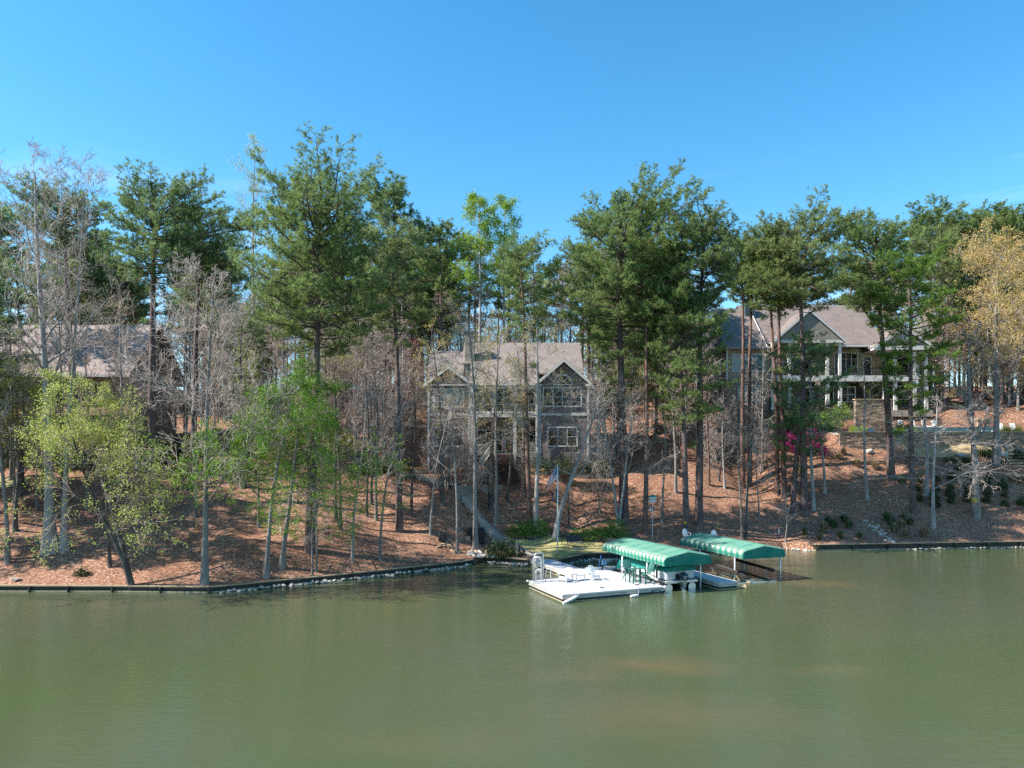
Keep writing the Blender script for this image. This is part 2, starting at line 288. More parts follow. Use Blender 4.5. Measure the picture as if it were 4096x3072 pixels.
class MB:
    def __init__(s): s.v = []; s.f = []; s.m = []
    def add(s, vs, fs, mi=0):
        n = len(s.v); s.v += [tuple(p) for p in vs]; s.f += [tuple(i + n for i in f) for f in fs]; s.m += [mi] * len(fs); return s
    def hexa(s, p, mi=0):      # eight corners, bottom ring then top ring
        return s.add(p, [(3, 2, 1, 0), (4, 5, 6, 7), (0, 1, 5, 4), (1, 2, 6, 5), (2, 3, 7, 6), (3, 0, 4, 7)], mi)
    def box(s, x0, x1, y0, y1, z0, z1, mi=0):
        return s.hexa([(x0, y0, z0), (x1, y0, z0), (x1, y1, z0), (x0, y1, z0), (x0, y0, z1), (x1, y0, z1), (x1, y1, z1), (x0, y1, z1)], mi)
    def bar(s, a, b, w, h=None, up=(0, 0, 1), mi=0):    # square bar from a to b
        a, b = Vector(a), Vector(b); h = w if h is None else h; d = (b - a).normalized(); up = Vector(up)
        if abs(d.dot(up)) > 0.98: up = Vector((0, 1, 0))
        x = d.cross(up).normalized() * w / 2; z = x.cross(d).normalized() * h / 2
        return s.hexa([a - x - z, b - x - z, b + x - z, a + x - z, a - x + z, b - x + z, b + x + z, a + x + z], mi)
    def slab(s, p, t, mi=0):   # four corners of a top face, thickness downwards
        q = [Vector(c) for c in p]; return s.hexa([c - Vector((0, 0, t)) for c in q] + q, mi)
    def prism(s, poly, y0, y1, mi=0):   # polygon in x-z pushed from y0 to y1
        n = len(poly); vs = [(x, y0, z) for x, z in poly] + [(x, y1, z) for x, z in poly]
        return s.add(vs, [tuple(range(n)), tuple(range(2 * n - 1, n - 1, -1))] + [((i + 1) % n, i, i + n, (i + 1) % n + n) for i in range(n)], mi)
    def plate(s, poly, z0, z1, mi=0):   # polygon in x-y
        n = len(poly); vs = [(x, y, z0) for x, y in poly] + [(x, y, z1) for x, y in poly]
        return s.add(vs, [tuple(range(n - 1, -1, -1)), tuple(range(n, 2 * n))] + [(i, (i + 1) % n, (i + 1) % n + n, i + n) for i in range(n)], mi)
    def tube(s, pts, rad, n=8, mi=0, cap=True):
        pts = [Vector(p) for p in pts]; m = len(pts)
        rad = [rad] * m if isinstance(rad, (int, float)) else rad
        d0 = (pts[1] - pts[0]).normalized(); x = d0.orthogonal().normalized(); vs = []
        for i, p in enumerate(pts):
            d = (pts[min(i + 1, m - 1)] - pts[max(i - 1, 0)]).normalized()
            x = (x - d * x.dot(d)).normalized(); y = d.cross(x)
            vs += [p + (x * math.cos(2 * math.pi * k / n) + y * math.sin(2 * math.pi * k / n)) * rad[i] for k in range(n)]
        fs = [(i * n + k, i * n + (k + 1) % n, (i + 1) * n + (k + 1) % n, (i + 1) * n + k) for i in range(m - 1) for k in range(n)]
        if cap: fs += [tuple(range(n - 1, -1, -1)), tuple(range((m - 1) * n, m * n))]
        return s.add(vs, fs, mi)
    def lathe(s, prof, n=16, c=(0, 0, 0), mi=0):  # (radius, z)
        vs = [(c[0] + r * math.cos(2 * math.pi * k / n), c[1] + r * math.sin(2 * math.pi * k / n), c[2] + z) for r, z in prof for k in range(n)]
        m = len(prof)
        return s.add(vs, [(i * n + k, i * n + (k + 1) % n, (i + 1) * n + (k + 1) % n, (i + 1) * n + k) for i in range(m - 1) for k in range(n)] + [tuple(range(n - 1, -1, -1)), tuple(range((m - 1) * n, m * n))], mi)
    def mesh(s, name, mats, off=(0, 0, 0), smooth=False):
        me = bpy.data.meshes.new(name); o = Vector(off)
        me.from_pydata([tuple(Vector(p) - o) for p in s.v], [], s.f)
        for m in (mats if isinstance(mats, (list, tuple)) else [mats]): me.materials.append(M[m] if isinstance(m, str) else m)
        me.polygons.foreach_set('material_index', s.m)
        if smooth: me.polygons.foreach_set('use_smooth', [True] * len(s.f))
        me.update(); return me
    def build(s, name, mats, parent=None, off=(0, 0, 0), smooth=False):
        return link(name, s.mesh(name, mats, off, smooth), parent)
def tag(o, label=None, cat=None, group=None, kind=None):
    for k, v in (('label', label), ('category', cat), ('group', group), ('kind', kind)):
        if v: o[k] = v
    return o
def thing(name, label, cat, loc=(0, 0, 0), rotz=0.0, group=None):
    o = bpy.data.objects.new(name, None); COL.objects.link(o); o.location = loc; o.rotation_euler = (0, 0, rotz); o.empty_display_size = 0.3
    return tag(o, label, cat, group)
def copy_tree(o, parent=None):
    c = o.copy(); COL.objects.link(c)
    if parent is not None: c.parent = parent
    for ch in o.children: copy_tree(ch, c)
    return c
def pbox(parent, name, mat, x0, x1, y0, y1, z0, z1, off=(0, 0, 0)):
    return MB().box(x0, x1, y0, y1, z0, z1).build(name, mat, parent, off)

# ------------------------------------------------------------------ ground
SHORE = np.array([(-400, 50.5), (-46, 50.3), (-27, 50.0), (-20.3, 49.6), (-12, 55), (-4.2, 60.8), (-3.3, 61.9), (-2.6, 63.4), (-1.9, 63.0), (1.5, 61.3),
                  (3.9, 61.1), (6.4, 64.3), (9.5, 64.8), (19, 67.5), (26, 71.2), (29, 70.1), (50, 72.6), (400, 76)])
def shore(X): return np.interp(X, SHORE[:, 0], SHORE[:, 1])
PROF = [(-400, [(0, .3), (5, 1.8), (15, 4.1), (24, 7.6), (30, 8.6), (40, 11), (55, 16), (75, 20)]),
        (-25, [(0, .3), (5, 1.8), (15, 4.1), (24, 7.6), (30, 8.6), (40, 11), (55, 16), (75, 20)]),
        (-16, [(0, .3), (5.6, 1.7), (13.6, 3.6), (19.6, 5.6), (23.6, 7), (31.6, 9.8), (42, 14.5), (52, 18), (72, 21)]),
        (-10, [(0, .3), (4.4, 1.3), (9.4, 2.3), (17, 4.7), (20, 6.3), (23.4, 7.6), (27, 8.3), (33, 10.5), (40, 15.5), (50, 19), (70, 21)]),
        (-3, [(0, .5), (3, .8), (5.5, 1.1), (10, 4.4), (11.5, 5.5), (13, 6.1), (17, 7.7), (27, 9), (34, 14), (44, 19), (60, 21)]),
        (2, [(0, .55), (7.4, .8), (8, 1.2), (12.2, 4.2), (14.7, 6.0), (18.7, 7.8), (29, 9), (36, 13), (46, 18.5), (60, 21)]),
        (9, [(0, .55), (3.8, .75), (4.5, 1.1), (6.5, 1.9), (8.8, 2.6), (12, 4.6), (15.3, 6.6), (19, 8.2), (25, 9.5), (32, 13), (42, 18.5), (60, 21)]),
        (20, [(0, .6), (3, 1.45), (5.6, 2.4), (9.6, 4.3), (14, 6.8), (19, 9.5), (25, 12.7), (32, 16.3), (42, 20), (60, 22)]),
        (38, [(0, .5), (3, 1.2), (6.5, 3.0), (12, 6.4), (17, 9.4), (20, 10), (25, 12), (29, 15), (45, 18.5), (60, 21)]),
        (40.5, [(0, .5), (3, 1.2), (6.5, 3.0), (12, 6.4), (16.6, 9.4), (18.7, 9.85), (19.6, 11.5), (24, 11.7), (26, 13.5), (28.5, 15.6), (45, 18.5), (60, 21)]),
        (56, [(0, .5), (3, 1.2), (6, 3.0), (11, 6.4), (15, 9.2), (17.2, 9.85), (18.2, 11.5), (24, 11.8), (26, 13.5), (28.5, 15.6), (45, 18.5), (60, 21)]),
        (400, [(0, .5), (3, 1.2), (6, 3.0), (11, 6.4), (15, 9.2), (17.2, 9.85), (18.2, 11.5), (24, 11.8), (26, 13.5), (28.5, 15.6), (45, 18.5), (60, 21)])]
DG = np.arange(0, 260, 0.2)
PX_ = np.array([p[0] for p in PROF], float); PT = []
for _, kn in PROF:
    kn = kn + [(130, 22.5), (260, 24)]
    z = np.interp(DG, [k[0] for k in kn], [k[1] for k in kn])
    g = np.exp(-0.5 * (np.arange(-12, 13) * 0.2 / 0.8) ** 2); g /= g.sum()
    PT.append(np.convolve(np.pad(z, 12, 'edge'), g, 'valid'))
PT = np.array(PT)
def height(X, Y):
    X = np.asarray(X, float); Y = np.asarray(Y, float); d = np.clip(Y - shore(X), 0, 259.5)
    i = np.clip(np.searchsorted(PX_, X) - 1, 0, len(PX_) - 2); a = np.clip((X - PX_[i]) / (PX_[i + 1] - PX_[i]), 0, 1)
    a = a * a * (3 - 2 * a)
    k = np.clip((d / 0.2).astype(int), 0, len(DG) - 2); b = d / 0.2 - k
    z = (PT[i, k] * (1 - b) + PT[i, k + 1] * b) * (1 - a) + (PT[i + 1, k] * (1 - b) + PT[i + 1, k + 1] * b) * a
    lawn = np.exp(-((X - 5.5) / 6.5) ** 6) * (d < 7)
    m = np.clip((d - 2.5) / 5, 0, 1) * (1 - lawn) * np.clip((200 - np.abs(X)) / 80, 0, 1)
    z = z + m * (0.28 * np.sin(X * 0.55 + 0.3 * np.sin(Y * 0.4)) * np.sin(Y * 0.31 + X * 0.13) + 0.13 * np.sin(X * 1.3 + Y * 0.9) * np.sin(Y * 1.1 - X * 0.4))
    z = z - 1.0 * np.exp(-((X - 29.5 + (Y - 80) * .35) / 2.6) ** 2) * np.clip((d - 3) / 4, 0, 1) * np.clip((28 - d) / 8, 0, 1)   # gully
    return z
def hz(x, y): return float(height(x, y))
def G(u, v, y0=46.0, y1=150.0):
    """where the line of sight through photograph pixel (u, v) meets the ground"""
    Y = np.arange(y0, y1, 0.04); X = (u - 2048) * Y / F; Z = CH - (v - HZ) * Y / F
    ok = (Y > shore(X) + 0.15) & (Z <= height(X, Y))
    i = int(np.argmax(ok)) if ok.any() else len(Y) - 1
    return Vector((X[i], Y[i], float(height(X[i], Y[i]))))
def PXY(u, v, Y): return Vector(((u - 2048) * Y / F, Y, CH - (v - HZ) * Y / F))

xs = np.unique(np.concatenate([-np.geomspace(80, 2500, 16), np.arange(-80, 80.01, 0.65), np.geomspace(80, 2500, 16), SHORE[1:-1, 0]]))
ds = np.concatenate([[-60, -6, -0.9, -0.12], [0.06], np.arange(0.4, 36, 0.4), np.arange(36, 70, 1.0), np.geomspace(70, 2500, 20)])
XX, DD = np.meshgrid(xs, ds); YY = shore(XX) + DD; ZZ = np.where(DD < 0, np.where(DD > -1, -1.0, -2.2), height(XX, YY))
nr, nc = XX.shape; idx = np.arange(nr * nc).reshape(nr, nc)
quads = np.stack([idx[:-1, :-1], idx[:-1, 1:], idx[1:, 1:], idx[1:, :-1]], -1).reshape(-1, 4)
tag(link('ground', npmesh('ground', np.stack([XX, YY, ZZ], -1), quads, ['ground'], smooth=True)), 'wooded bank covered in brown fallen leaves and pine straw', kind='structure')
lk = MB().add([(-2500, -2500, 0), (2500, -2500, 0), (2500, 90, 0), (-2500, 90, 0)], [(0, 1, 2, 3)]).build('lake_water', 'water')
tag(lk, 'calm murky green lake water with fine ripples', kind='structure')

def sheet(name, mat, xa, xb, da, db, lift, label, shear=0.0):
    X, D = np.meshgrid(np.linspace(xa, xb, max(3, int((xb - xa) / 0.3))), np.linspace(0, 1, 26))
    D = da(X) + (db(X) - da(X)) * D if callable(da) else da + (db - da) * D
    X = X - shear * (D - D.min()) * (1 - (X - xa) / (xb - xa)); Y = D; Z = height(X, Y) + lift; r, c = X.shape; ix = np.arange(r * c).reshape(r, c)
    q = np.stack([ix[:-1, :-1], ix[:-1, 1:], ix[1:, 1:], ix[1:, :-1]], -1).reshape(-1, 4)
    return tag(link(name, npmesh(name, np.stack([X, Y, Z], -1), q, [mat], smooth=True)), label, kind='structure')
sheet('lawn', 'lawn', 1.9, 14.5, lambda X: shore(X) + 0.25, lambda X: 69.0 - 0.03 * (X - 5) ** 2, 0.03, 'patch of dry yellow-green lawn between dock and slope', .26)
sheet('upper_lawn', 'tan_lawn', 47.5, 75, lambda X: shore(X) + 14.4, lambda X: shore(X) + 17.0, 0.05, 'strip of dry lawn below the stone pool wall')

def ribbon(name, mat, pts, width, lift, label):
    P = [Vector((p.x, p.y)) for p in pts]; Q = []
    for i in range(len(P) - 1):
        n = max(2, int((P[i + 1] - P[i]).length / 0.4))
        Q += [P[i].lerp(P[i + 1], k / n) for k in range(n)]
    Q.append(P[-1]); V = []; FA = []
    for _ in range(16): Q = [Q[0]] + [(Q[i - 1] + Q[i] * 2 + Q[i + 1]) / 4 for i in range(1, len(Q) - 1)] + [Q[-1]]
    zs = []
    for i, p in enumerate(Q):
        d = (Q[min(i + 1, len(Q) - 1)] - Q[max(i - 1, 0)]).normalized(); n = Vector((-d.y, d.x)); zs.append(max(hz(*(p + n * s * width / 2)) for s in (-1, -.5, 0, .5, 1)))
    zm = list(zs)
    for _ in range(8): zm = [zm[0]] + [(zm[i - 1] + zm[i] * 2 + zm[i + 1]) / 4 for i in range(1, len(zm) - 1)] + [zm[-1]]
    for i, p in enumerate(Q):
        d = (Q[min(i + 1, len(Q) - 1)] - Q[max(i - 1, 0)]).normalized(); n = Vector((-d.y, d.x)); z = max(zm[i], zs[i] - .05) + lift
        a, b = p + n * width / 2, p - n * width / 2
        V += [(a.x, a.y, z - 0.6), (a.x, a.y, z), (b.x, b.y, z), (b.x, b.y, z - 0.6)]
        if i: k = 4 * i; FA += [(k - 4 + j, k + j, k + j + 1, k - 3 + j) for j in range(3)]
    return tag(link(name, npmesh(name, V, FA, [mat])), label, kind='structure')

# ------------------------------------------------------------------ tree builders
def frusta(S, n):
    S = np.asarray(S, float); P0, P1, r0, r1 = S[:, 0:3], S[:, 3:6], S[:, 6], S[:, 7]
    d = P1 - P0; d /= np.maximum(np.linalg.norm(d, axis=1, keepdims=True), 1e-6)
    ref = np.where(np.abs(d[:, 2:3]) > 0.9, np.array([[1., 0, 0]]), np.array([[0, 0, 1.]]))
    x = np.cross(d, ref); x /= np.linalg.norm(x, axis=1, keepdims=True); y = np.cross(d, x)
    a = 2 * np.pi * np.arange(n) / n
    ring = x[:, None, :] * np.cos(a)[None, :, None] + y[:, None, :] * np.sin(a)[None, :, None]
    V = np.concatenate([P0[:, None] + ring * r0[:, None, None], P1[:, None] + ring * r1[:, None, None]], 1).reshape(-1, 3)
    b = (np.arange(len(S)) * 2 * n)[:, None]; k = np.arange(n)[None]; k2 = (np.arange(n)[None] + 1) % n
    return V, np.stack([b + k, b + k2, b + n + k2, b + n + k], -1).reshape(-1, 4)
def tube_np(pts, rad, n):
    mb = MB().tube(pts, rad, n, cap=False); return np.array([tuple(p) for p in mb.v]), np.array(mb.f)
def cat(parts):
    V = []; FA = []; o = 0
    for v, f in parts:
        V.append(v); FA.append(f + o); o += len(v)
    return np.concatenate(V), np.concatenate(FA)
def nrm(d):
    l = math.sqrt(d[0] * d[0] + d[1] * d[1] + d[2] * d[2]) or 1; return (d[0] / l, d[1] / l, d[2] / l)
def trunk_path(rng, H, lean, wob, n=12, curve=1.3):
    pts = []; ph1, ph2 = rng.random() * 6, rng.random() * 6
    for i in range(n + 1):
        t = i / n
        pts.append((lean[0] * t ** curve + wob * math.sin(t * 5 + ph1) * t, lean[1] * t ** curve + wob * math.sin(t * 4 + ph2) * t, H * t - (0.25 if i == 0 else 0)))
    return pts
def at_path(pts, t):
    x = t * (len(pts) - 1); i = min(int(x), len(pts) - 2); f = x - i
    return tuple(pts[i][k] * (1 - f) + pts[i + 1][k] * f for k in range(3))

def needles(C, D, rng, K=13, ln=0.30, wd=0.04):
    C = np.asarray(C); D = np.asarray(D); N = len(C); r = np.random.default_rng(rng.randint(0, 10 ** 9))
    d = D[:, None, :] * 0.75 + r.normal(0, 0.75, (N, K, 3)) + np.array([0, 0, 0.22]); d /= np.linalg.norm(d, axis=2, keepdims=True)
    s = np.cross(d, r.normal(0, 1, (N, K, 3))); s /= np.linalg.norm(s, axis=2, keepdims=True)
    l = ln * r.uniform(0.65, 1.15, (N, K, 1)) * r.uniform(0.8, 1.2, (N, 1, 1)); c = C[:, None, :]
    V = np.stack([c + d * l * 0.12 - s * wd * 0.5, c + d * l * 0.12 + s * wd * 0.5, c + d * l], 2).reshape(-1, 3)
    tint = np.repeat(np.clip(r.normal(0.5, 0.22, N), 0, 1), K * 3) * np.repeat(r.uniform(0.75, 1.1, N * K), 3)
    return V, np.arange(N * K * 3).reshape(-1, 3), np.clip(tint, 0, 1)

def pine_geo(seed, H, cb, Rm, lean=(0, 0), r0=0.3, dens=1.0, K=13, stubs=6, prof=None, low=0, ln=0.30, wd=0.04):
    """tall loblolly-like pine: bare trunk below, irregular rounded crown of needle tufts on rising limbs"""
    rng = random.Random(seed); H *= .845; pts = trunk_path(rng, H * 0.98, lean, 0.25)
    rad = [r0 * (1.25 if i == 0 else 1) * (1 - 0.9 * (i / 12)) ** 0.75 + 0.02 for i in range(13)]
    parts = [tube_np(pts, rad, 9)]; big = []; small = []; C = []; D = []
    az0 = rng.random() * 6.28; n = int(44 * dens); prof = prof or [(0, .5), (.25, .92), (.5, 1.05), (.75, 1.05), (.9, .85), (1, .5)]
    px, py = [p[0] for p in prof], [p[1] for p in prof]
    limbs = [(cb + (1 - cb) * ((i + rng.random()) / n) ** 0.9, 1.0) for i in range(n)]
    limbs += [(cb * (0.72 + 0.28 * rng.random()), 0.75) for _ in range(low)]
    for i, (t, k) in enumerate(limbs):
        s = max(0, (t - cb) / (1 - cb)); az = i * 2.4 + rng.uniform(-.5, .5)
        reach = Rm * float(np.interp(s, px, py)) * rng.uniform(.62, 1.25) * (1 + .22 * math.cos(az - az0)) * k
        if reach < 0.4: reach = 0.4
        el = R(2 + 42 * s ** 1.6 + rng.uniform(-12, 12)); p = at_path(pts, min(.995, t))
        d = (math.cos(az) * math.cos(el), math.sin(az) * math.cos(el), math.sin(el)); r = (0.022 + 0.012 * reach) * (r0 / 0.3) ** .5
        m = 5; q = p; path = [p]
        for j in range(m):
            d = nrm((d[0] + rng.gauss(0, .13), d[1] + rng.gauss(0, .13), d[2] + rng.gauss(0, .10) + (0.10 if j > 1 else -.05)))
            nq = tuple(q[a] + d[a] * reach / m for a in range(3)); big.append((*q, *nq, r * (1 - j / (m + .5)), r * (1 - (j + 1) / (m + .5)))); q = nq; path.append(q)
        nb = int(3 + reach * 2.6)
        for b in range(nb):
            f = 0.30 + 0.70 * (b + rng.random()) / nb; bp = at_path(path, min(f, .999))
            sd = 1 if b % 2 else -1; ba = math.atan2(d[1], d[0]) + sd * R(rng.uniform(25, 75)); be = R(rng.uniform(5, 42))
            bl = (0.32 + reach * 0.22) * (1.25 - f * .55) * rng.uniform(.6, 1.25); bd = (math.cos(ba) * math.cos(be), math.sin(ba) * math.cos(be), math.sin(be))
            be_ = tuple(bp[a] + bd[a] * bl for a in range(3)); small.append((*bp, *be_, .018, .008))
            nt_ = max(2, int(bl / 0.21))
            for k_ in range(nt_):
                g = .35 + .65 * (k_ + 1) / nt_
                C.append(tuple(bp[a] + bd[a] * bl * g + rng.gauss(0, .10) for a in range(3))); D.append(nrm((bd[0], bd[1], bd[2] + .4)))
            for k_ in range(2):     # side shoots
                g = rng.uniform(.4, .95); o = (rng.gauss(0, .22), rng.gauss(0, .22), abs(rng.gauss(0, .16)))
                c = tuple(bp[a] + bd[a] * bl * g + o[a] for a in range(3)); C.append(c); D.append(nrm((o[0], o[1], o[2] + .15)))
        C.append(q); D.append(d)
    top = pts[-1]
    for _ in range(int(14 * dens)):
        C.append((top[0] + rng.gauss(0, .3), top[1] + rng.gauss(0, .3), top[2] + rng.uniform(-.5, .4))); D.append((0, 0, 1))
    for _ in range(stubs):
        t = rng.uniform(cb * .45, cb); p = at_path(pts, t); az = rng.random() * 6.28; l = rng.uniform(.5, 1.8); z = rng.uniform(-.25, .3)
        q = (p[0] + math.cos(az) * l, p[1] + math.sin(az) * l, p[2] + z * l); big.append((*p, *q, .03, .012))
        small.append((*q, q[0] + rng.gauss(0, .4), q[1] + rng.gauss(0, .4), q[2] + rng.gauss(0, .3), .012, .006))
    parts.append(frusta(big, 5)); parts.append(frusta(small, 3))
    return cat(parts), needles(C, D, rng, K, ln, wd)

def bare_geo(seed, H, r0=0.2, first=0.35, limbs=12, spread=0.33, up=0.12, lean=(0, 0), levels=3, kids=(6, 5, 3), droop=0.0, wob=0.2, twig=0.013, stems=1, el=(35, 65), flare=1.6):
    """leafless broadleaf tree; returns trunk-and-limb mesh, twig mesh and twig tips"""
    rng = random.Random(seed); big = []; small = []; tips = []; parts = []
    def branch(p, d, Lb, r, lev):
        n = 4 if lev == 1 else 3 if lev == 2 else 2 if lev == 3 else 1; q = p; tr = up - droop * (lev >= 2)
        r1 = max(twig * .6, r * .35); pl = [p]
        for j in range(n):
            wv = .16 + .05 * lev; d = nrm((d[0] + rng.gauss(0, wv), d[1] + rng.gauss(0, wv), d[2] + rng.gauss(0, wv) + tr))
            nq = (q[0] + d[0] * Lb / n, q[1] + d[1] * Lb / n, q[2] + d[2] * Lb / n); ra = r + (r1 - r) * j / n; rb = r + (r1 - r) * (j + 1) / n
            (big if ra > .03 else small).append((*q, *nq, ra, rb)); q = nq; pl.append(q)
        tips.append((q, d))
        if lev < levels:
            for c in range(kids[lev - 1]):
                f = .25 + .75 * (c + rng.random()) / kids[lev - 1]; x = f * n; i = min(int(x), n - 1); b = pl[i]; e = pl[i + 1]; g = x - i
                bp = tuple(b[a] + (e[a] - b[a]) * g for a in range(3)); bd = nrm(tuple(e[a] - b[a] for a in range(3)))
                ax = nrm((rng.gauss(0, 1), rng.gauss(0, 1), rng.gauss(0, .7))); k = rng.uniform(.65, 1.15)
                cd_ = nrm(tuple(bd[a] + ax[a] * k for a in range(3)))
                branch(bp, cd_, Lb * rng.uniform(.38, .62) * (1.15 - .45 * f), max(twig, r * .42 * (1.1 - .5 * f)), lev + 1)
    for st in range(stems):
        ln_ = lean if stems == 1 else (lean[0] + H * .16 * math.cos(st * 6.28 / stems + seed), lean[1] + H * .16 * math.sin(st * 6.28 / stems + seed))
        hs_ = H * (1 if st == 0 else rng.uniform(.75, .98)); pts = trunk_path(rng, hs_, ln_, wob, 12, 1.1 if stems > 1 else 1.3)
        rr = r0 * (1 if stems == 1 else .72)
        rad = [rr * (flare if i == 0 else 1.15 if i == 1 else 1) * (1 - .93 * (i / 12)) ** .85 + .012 for i in range(13)]
        parts.append(tube_np(pts, rad, 8))
        for i in range(limbs):
            t = first + (1 - first) * ((i + rng.random()) / limbs); az = i * 2.4 + rng.uniform(-.6, .6); e = R(rng.uniform(*el))
            p = at_path(pts, min(t, .99)); s = (t - first) / (1 - first)
            Lb = H * spread * (1.05 - .65 * s) * rng.uniform(.7, 1.2)
            branch(p, (math.cos(az) * math.cos(e), math.sin(az) * math.cos(e), math.sin(e)), Lb, max(.016, rr * (1 - .8 * t) * .42), 1)
    if big: parts.append(frusta(big, 5))
    return cat(parts), (frusta(small, 3) if small else None), tips

def leaves(C, rng, per, spread, size, aspect=0.6, hang=0.0):
    """small diamond leaves scattered about the points C"""
    C = np.asarray(C, float); r = np.random.default_rng(rng.randint(0, 10 ** 9)); N = len(C) * per
    c = np.repeat(C, per, 0) + r.normal(0, spread, (N, 3)) - np.array([0, 0, hang]) * r.uniform(0, 1, (N, 1))
    d = r.normal(0, 1, (N, 3)) - np.array([0, 0, hang * 4]); d /= np.linalg.norm(d, axis=1, keepdims=True)
    s = np.cross(d, r.normal(0, 1, (N, 3))); s /= np.linalg.norm(s, axis=1, keepdims=True)
    l = size * r.uniform(.6, 1.3, (N, 1))
    V = np.stack([c - d * l * .5, c + s * l * aspect * .5, c + d * l * .5, c - s * l * aspect * .5], 1).reshape(-1, 3)
    t = np.clip(np.repeat(np.repeat(r.normal(.5, .2, len(C)), per) + r.normal(0, .12, N), 4), 0, 1)
    return V, np.arange(N * 4).reshape(-1, 4), t

def add_tree(name, label, base, trunk, crown, group=None, rot=0.0, scale=1.0):
    t = thing(name, label, 'tree', base, rot, group); t.scale = (scale,) * 3
    link('trunk', trunk, t)
    for c in crown: link('crown', c, t)
    return t
def pine_mesh(bark, needle, *a, **k):
    (tv, tf), (nv, nf, nt_) = pine_geo(*a, **k)
    return npmesh('pine_trunk', tv, tf, [bark], smooth=True), npmesh('pine_crown', nv, nf, [needle], nt_)
def bare_mesh(bark, twigm, *a, **k):
    tr, sm, tips = bare_geo(*a, **k)
    return npmesh('bare_trunk', tr[0], tr[1], [bark], smooth=True), (npmesh('bare_crown', sm[0], sm[1], [twigm]) if sm else None), tips

# ------------------------------------------------------------------ houses
def window(parent, off, x0, x1, z0, z1, y, cols=3, rows=2, glass='glass', trim='trim', fw=0.13, split=None):
    """framed window standing on a wall whose face is at y; each pane is a piece of its own"""
    m = MB(); yo, yi = y - 0.07, y + 0.05
    m.box(x0 - fw, x1 + fw, yo, yi, z1, z1 + fw).box(x0 - fw, x1 + fw, yo - .03, yi, z0 - fw, z0).box(x0 - fw, x0, yo, yi, z0, z1).box(x1, x1 + fw, yo, yi, z0, z1)
    mw = 0.09; cw = (x1 - x0) / cols; rz = [z0 + (z1 - z0) * i / rows for i in range(rows + 1)] if split is None else [z0, z0 + (z1 - z0) * split, z1]
    for i in range(1, cols): m.box(x0 + cw * i - mw / 2, x0 + cw * i + mw / 2, yo + .02, yi, z0, z1)
    for z in rz[1:-1]:
        for i in range(cols): m.box(x0 + cw * i + mw / 2, x0 + cw * (i + 1) - mw / 2, yo + .03, yi, z - .03, z + .03)
    wd = m.build('window', trim, parent, off)
    for i in range(cols):
        for j in range(len(rz) - 1):
            p = MB().box(x0 + cw * i + .02, x0 + cw * (i + 1) - .02, y - .025, y + .03, rz[j] + .01, rz[j + 1] - .01).build('pane', glass, wd, off)
            p.parent = wd
    return wd
def railing(parent, off, a, b, h=0.95, mat='trim', step=0.14, post=0.1, bw=0.035, rail=0.07):
    """handrail, bottom rail and separate balusters from a to b (floor points)"""
    a, b = Vector(a), Vector(b); n = max(2, int((b - a).length / step))
    m = MB(); m.bar(a + Vector((0, 0, h)), b + Vector((0, 0, h)), rail, rail * .8).bar(a + Vector((0, 0, .1)), b + Vector((0, 0, .1)), rail * .7)
    r = m.build('railing', mat, parent, off)
    me = MB().bar((0, 0, .1), (0, 0, h), bw).mesh('baluster', mat)
    for i in range(1, n):
        p = a.lerp(b, i / n); link('baluster', me, r, p - Vector(off))
    return r
def roof_slab(parent, off, pts, mat, t=0.18, name='roof'): return MB().slab(pts, t).build(name, mat, parent, off)

# --- grey-mauve house in the middle (front wall at y = 80)
Y0 = 80.0
hA = thing('lake_house', 'grey-mauve two-storey house with arched gable window behind the flagpole', 'house', (-0.5, Y0, 7.8)); oA = tuple(hA.location)
def A(name, mat, *b): return pbox(hA, name, mat, *b, off=oA)
A('wall', 'stucco_mauve', -9.1, -4.6, Y0, Y0 + 11, 6.2, 13.3)
A('upper_wall', 'siding_mauve', -9.1, -4.6, Y0, Y0 + 11, 13.55, 16.6)
A('wall', 'stucco_mauve', 2.95, 8.3, Y0, Y0 + 11, 6.2, 13.3)
MB().prism([(2.95, 13.55), (8.3, 13.55), (8.3, 16.7), (5.62, 19.0), (2.95, 16.7)], Y0, Y0 + 6).build('upper_wall', 'siding_mauve', hA, oA)
MB().prism([(-9.1, 16.6), (-4.6, 16.6), (-6.85, 18.35)], Y0 + .02, Y0 + 6).build('gable_wall', 'siding_mauve', hA, oA)
A('wall', 'siding_mauve', 2.9, 8.25, Y0 + 6.1, Y0 + 11, 13.55, 16.7)
A('wall', 'stucco_mauve', -4.6, 2.95, Y0 + 2.3, Y0 + 11, 7, 16.5)
A('trim_board', 'trim', -9.2, -4.55, Y0 - .06, Y0 + 11.06, 13.3, 13.55); A('trim_board', 'trim', 2.9, 8.4, Y0 - .06, Y0 + 11.06, 13.3, 13.55)
for x in (-9.15, -4.75, 2.93, 8.15):
    A('corner_board', 'trim', x, x + .2, Y0 - .04, Y0 + .16, 7.4 if x > 0 else 7.0, 13.3); A('corner_board', 'trim', x, x + .2, Y0 - .04, Y0 + .16, 13.55, 16.55)
A('corner_board', 'trim', -9.16, -8.96, Y0 + 10.9, Y0 + 11.1, 7.0, 16.5)
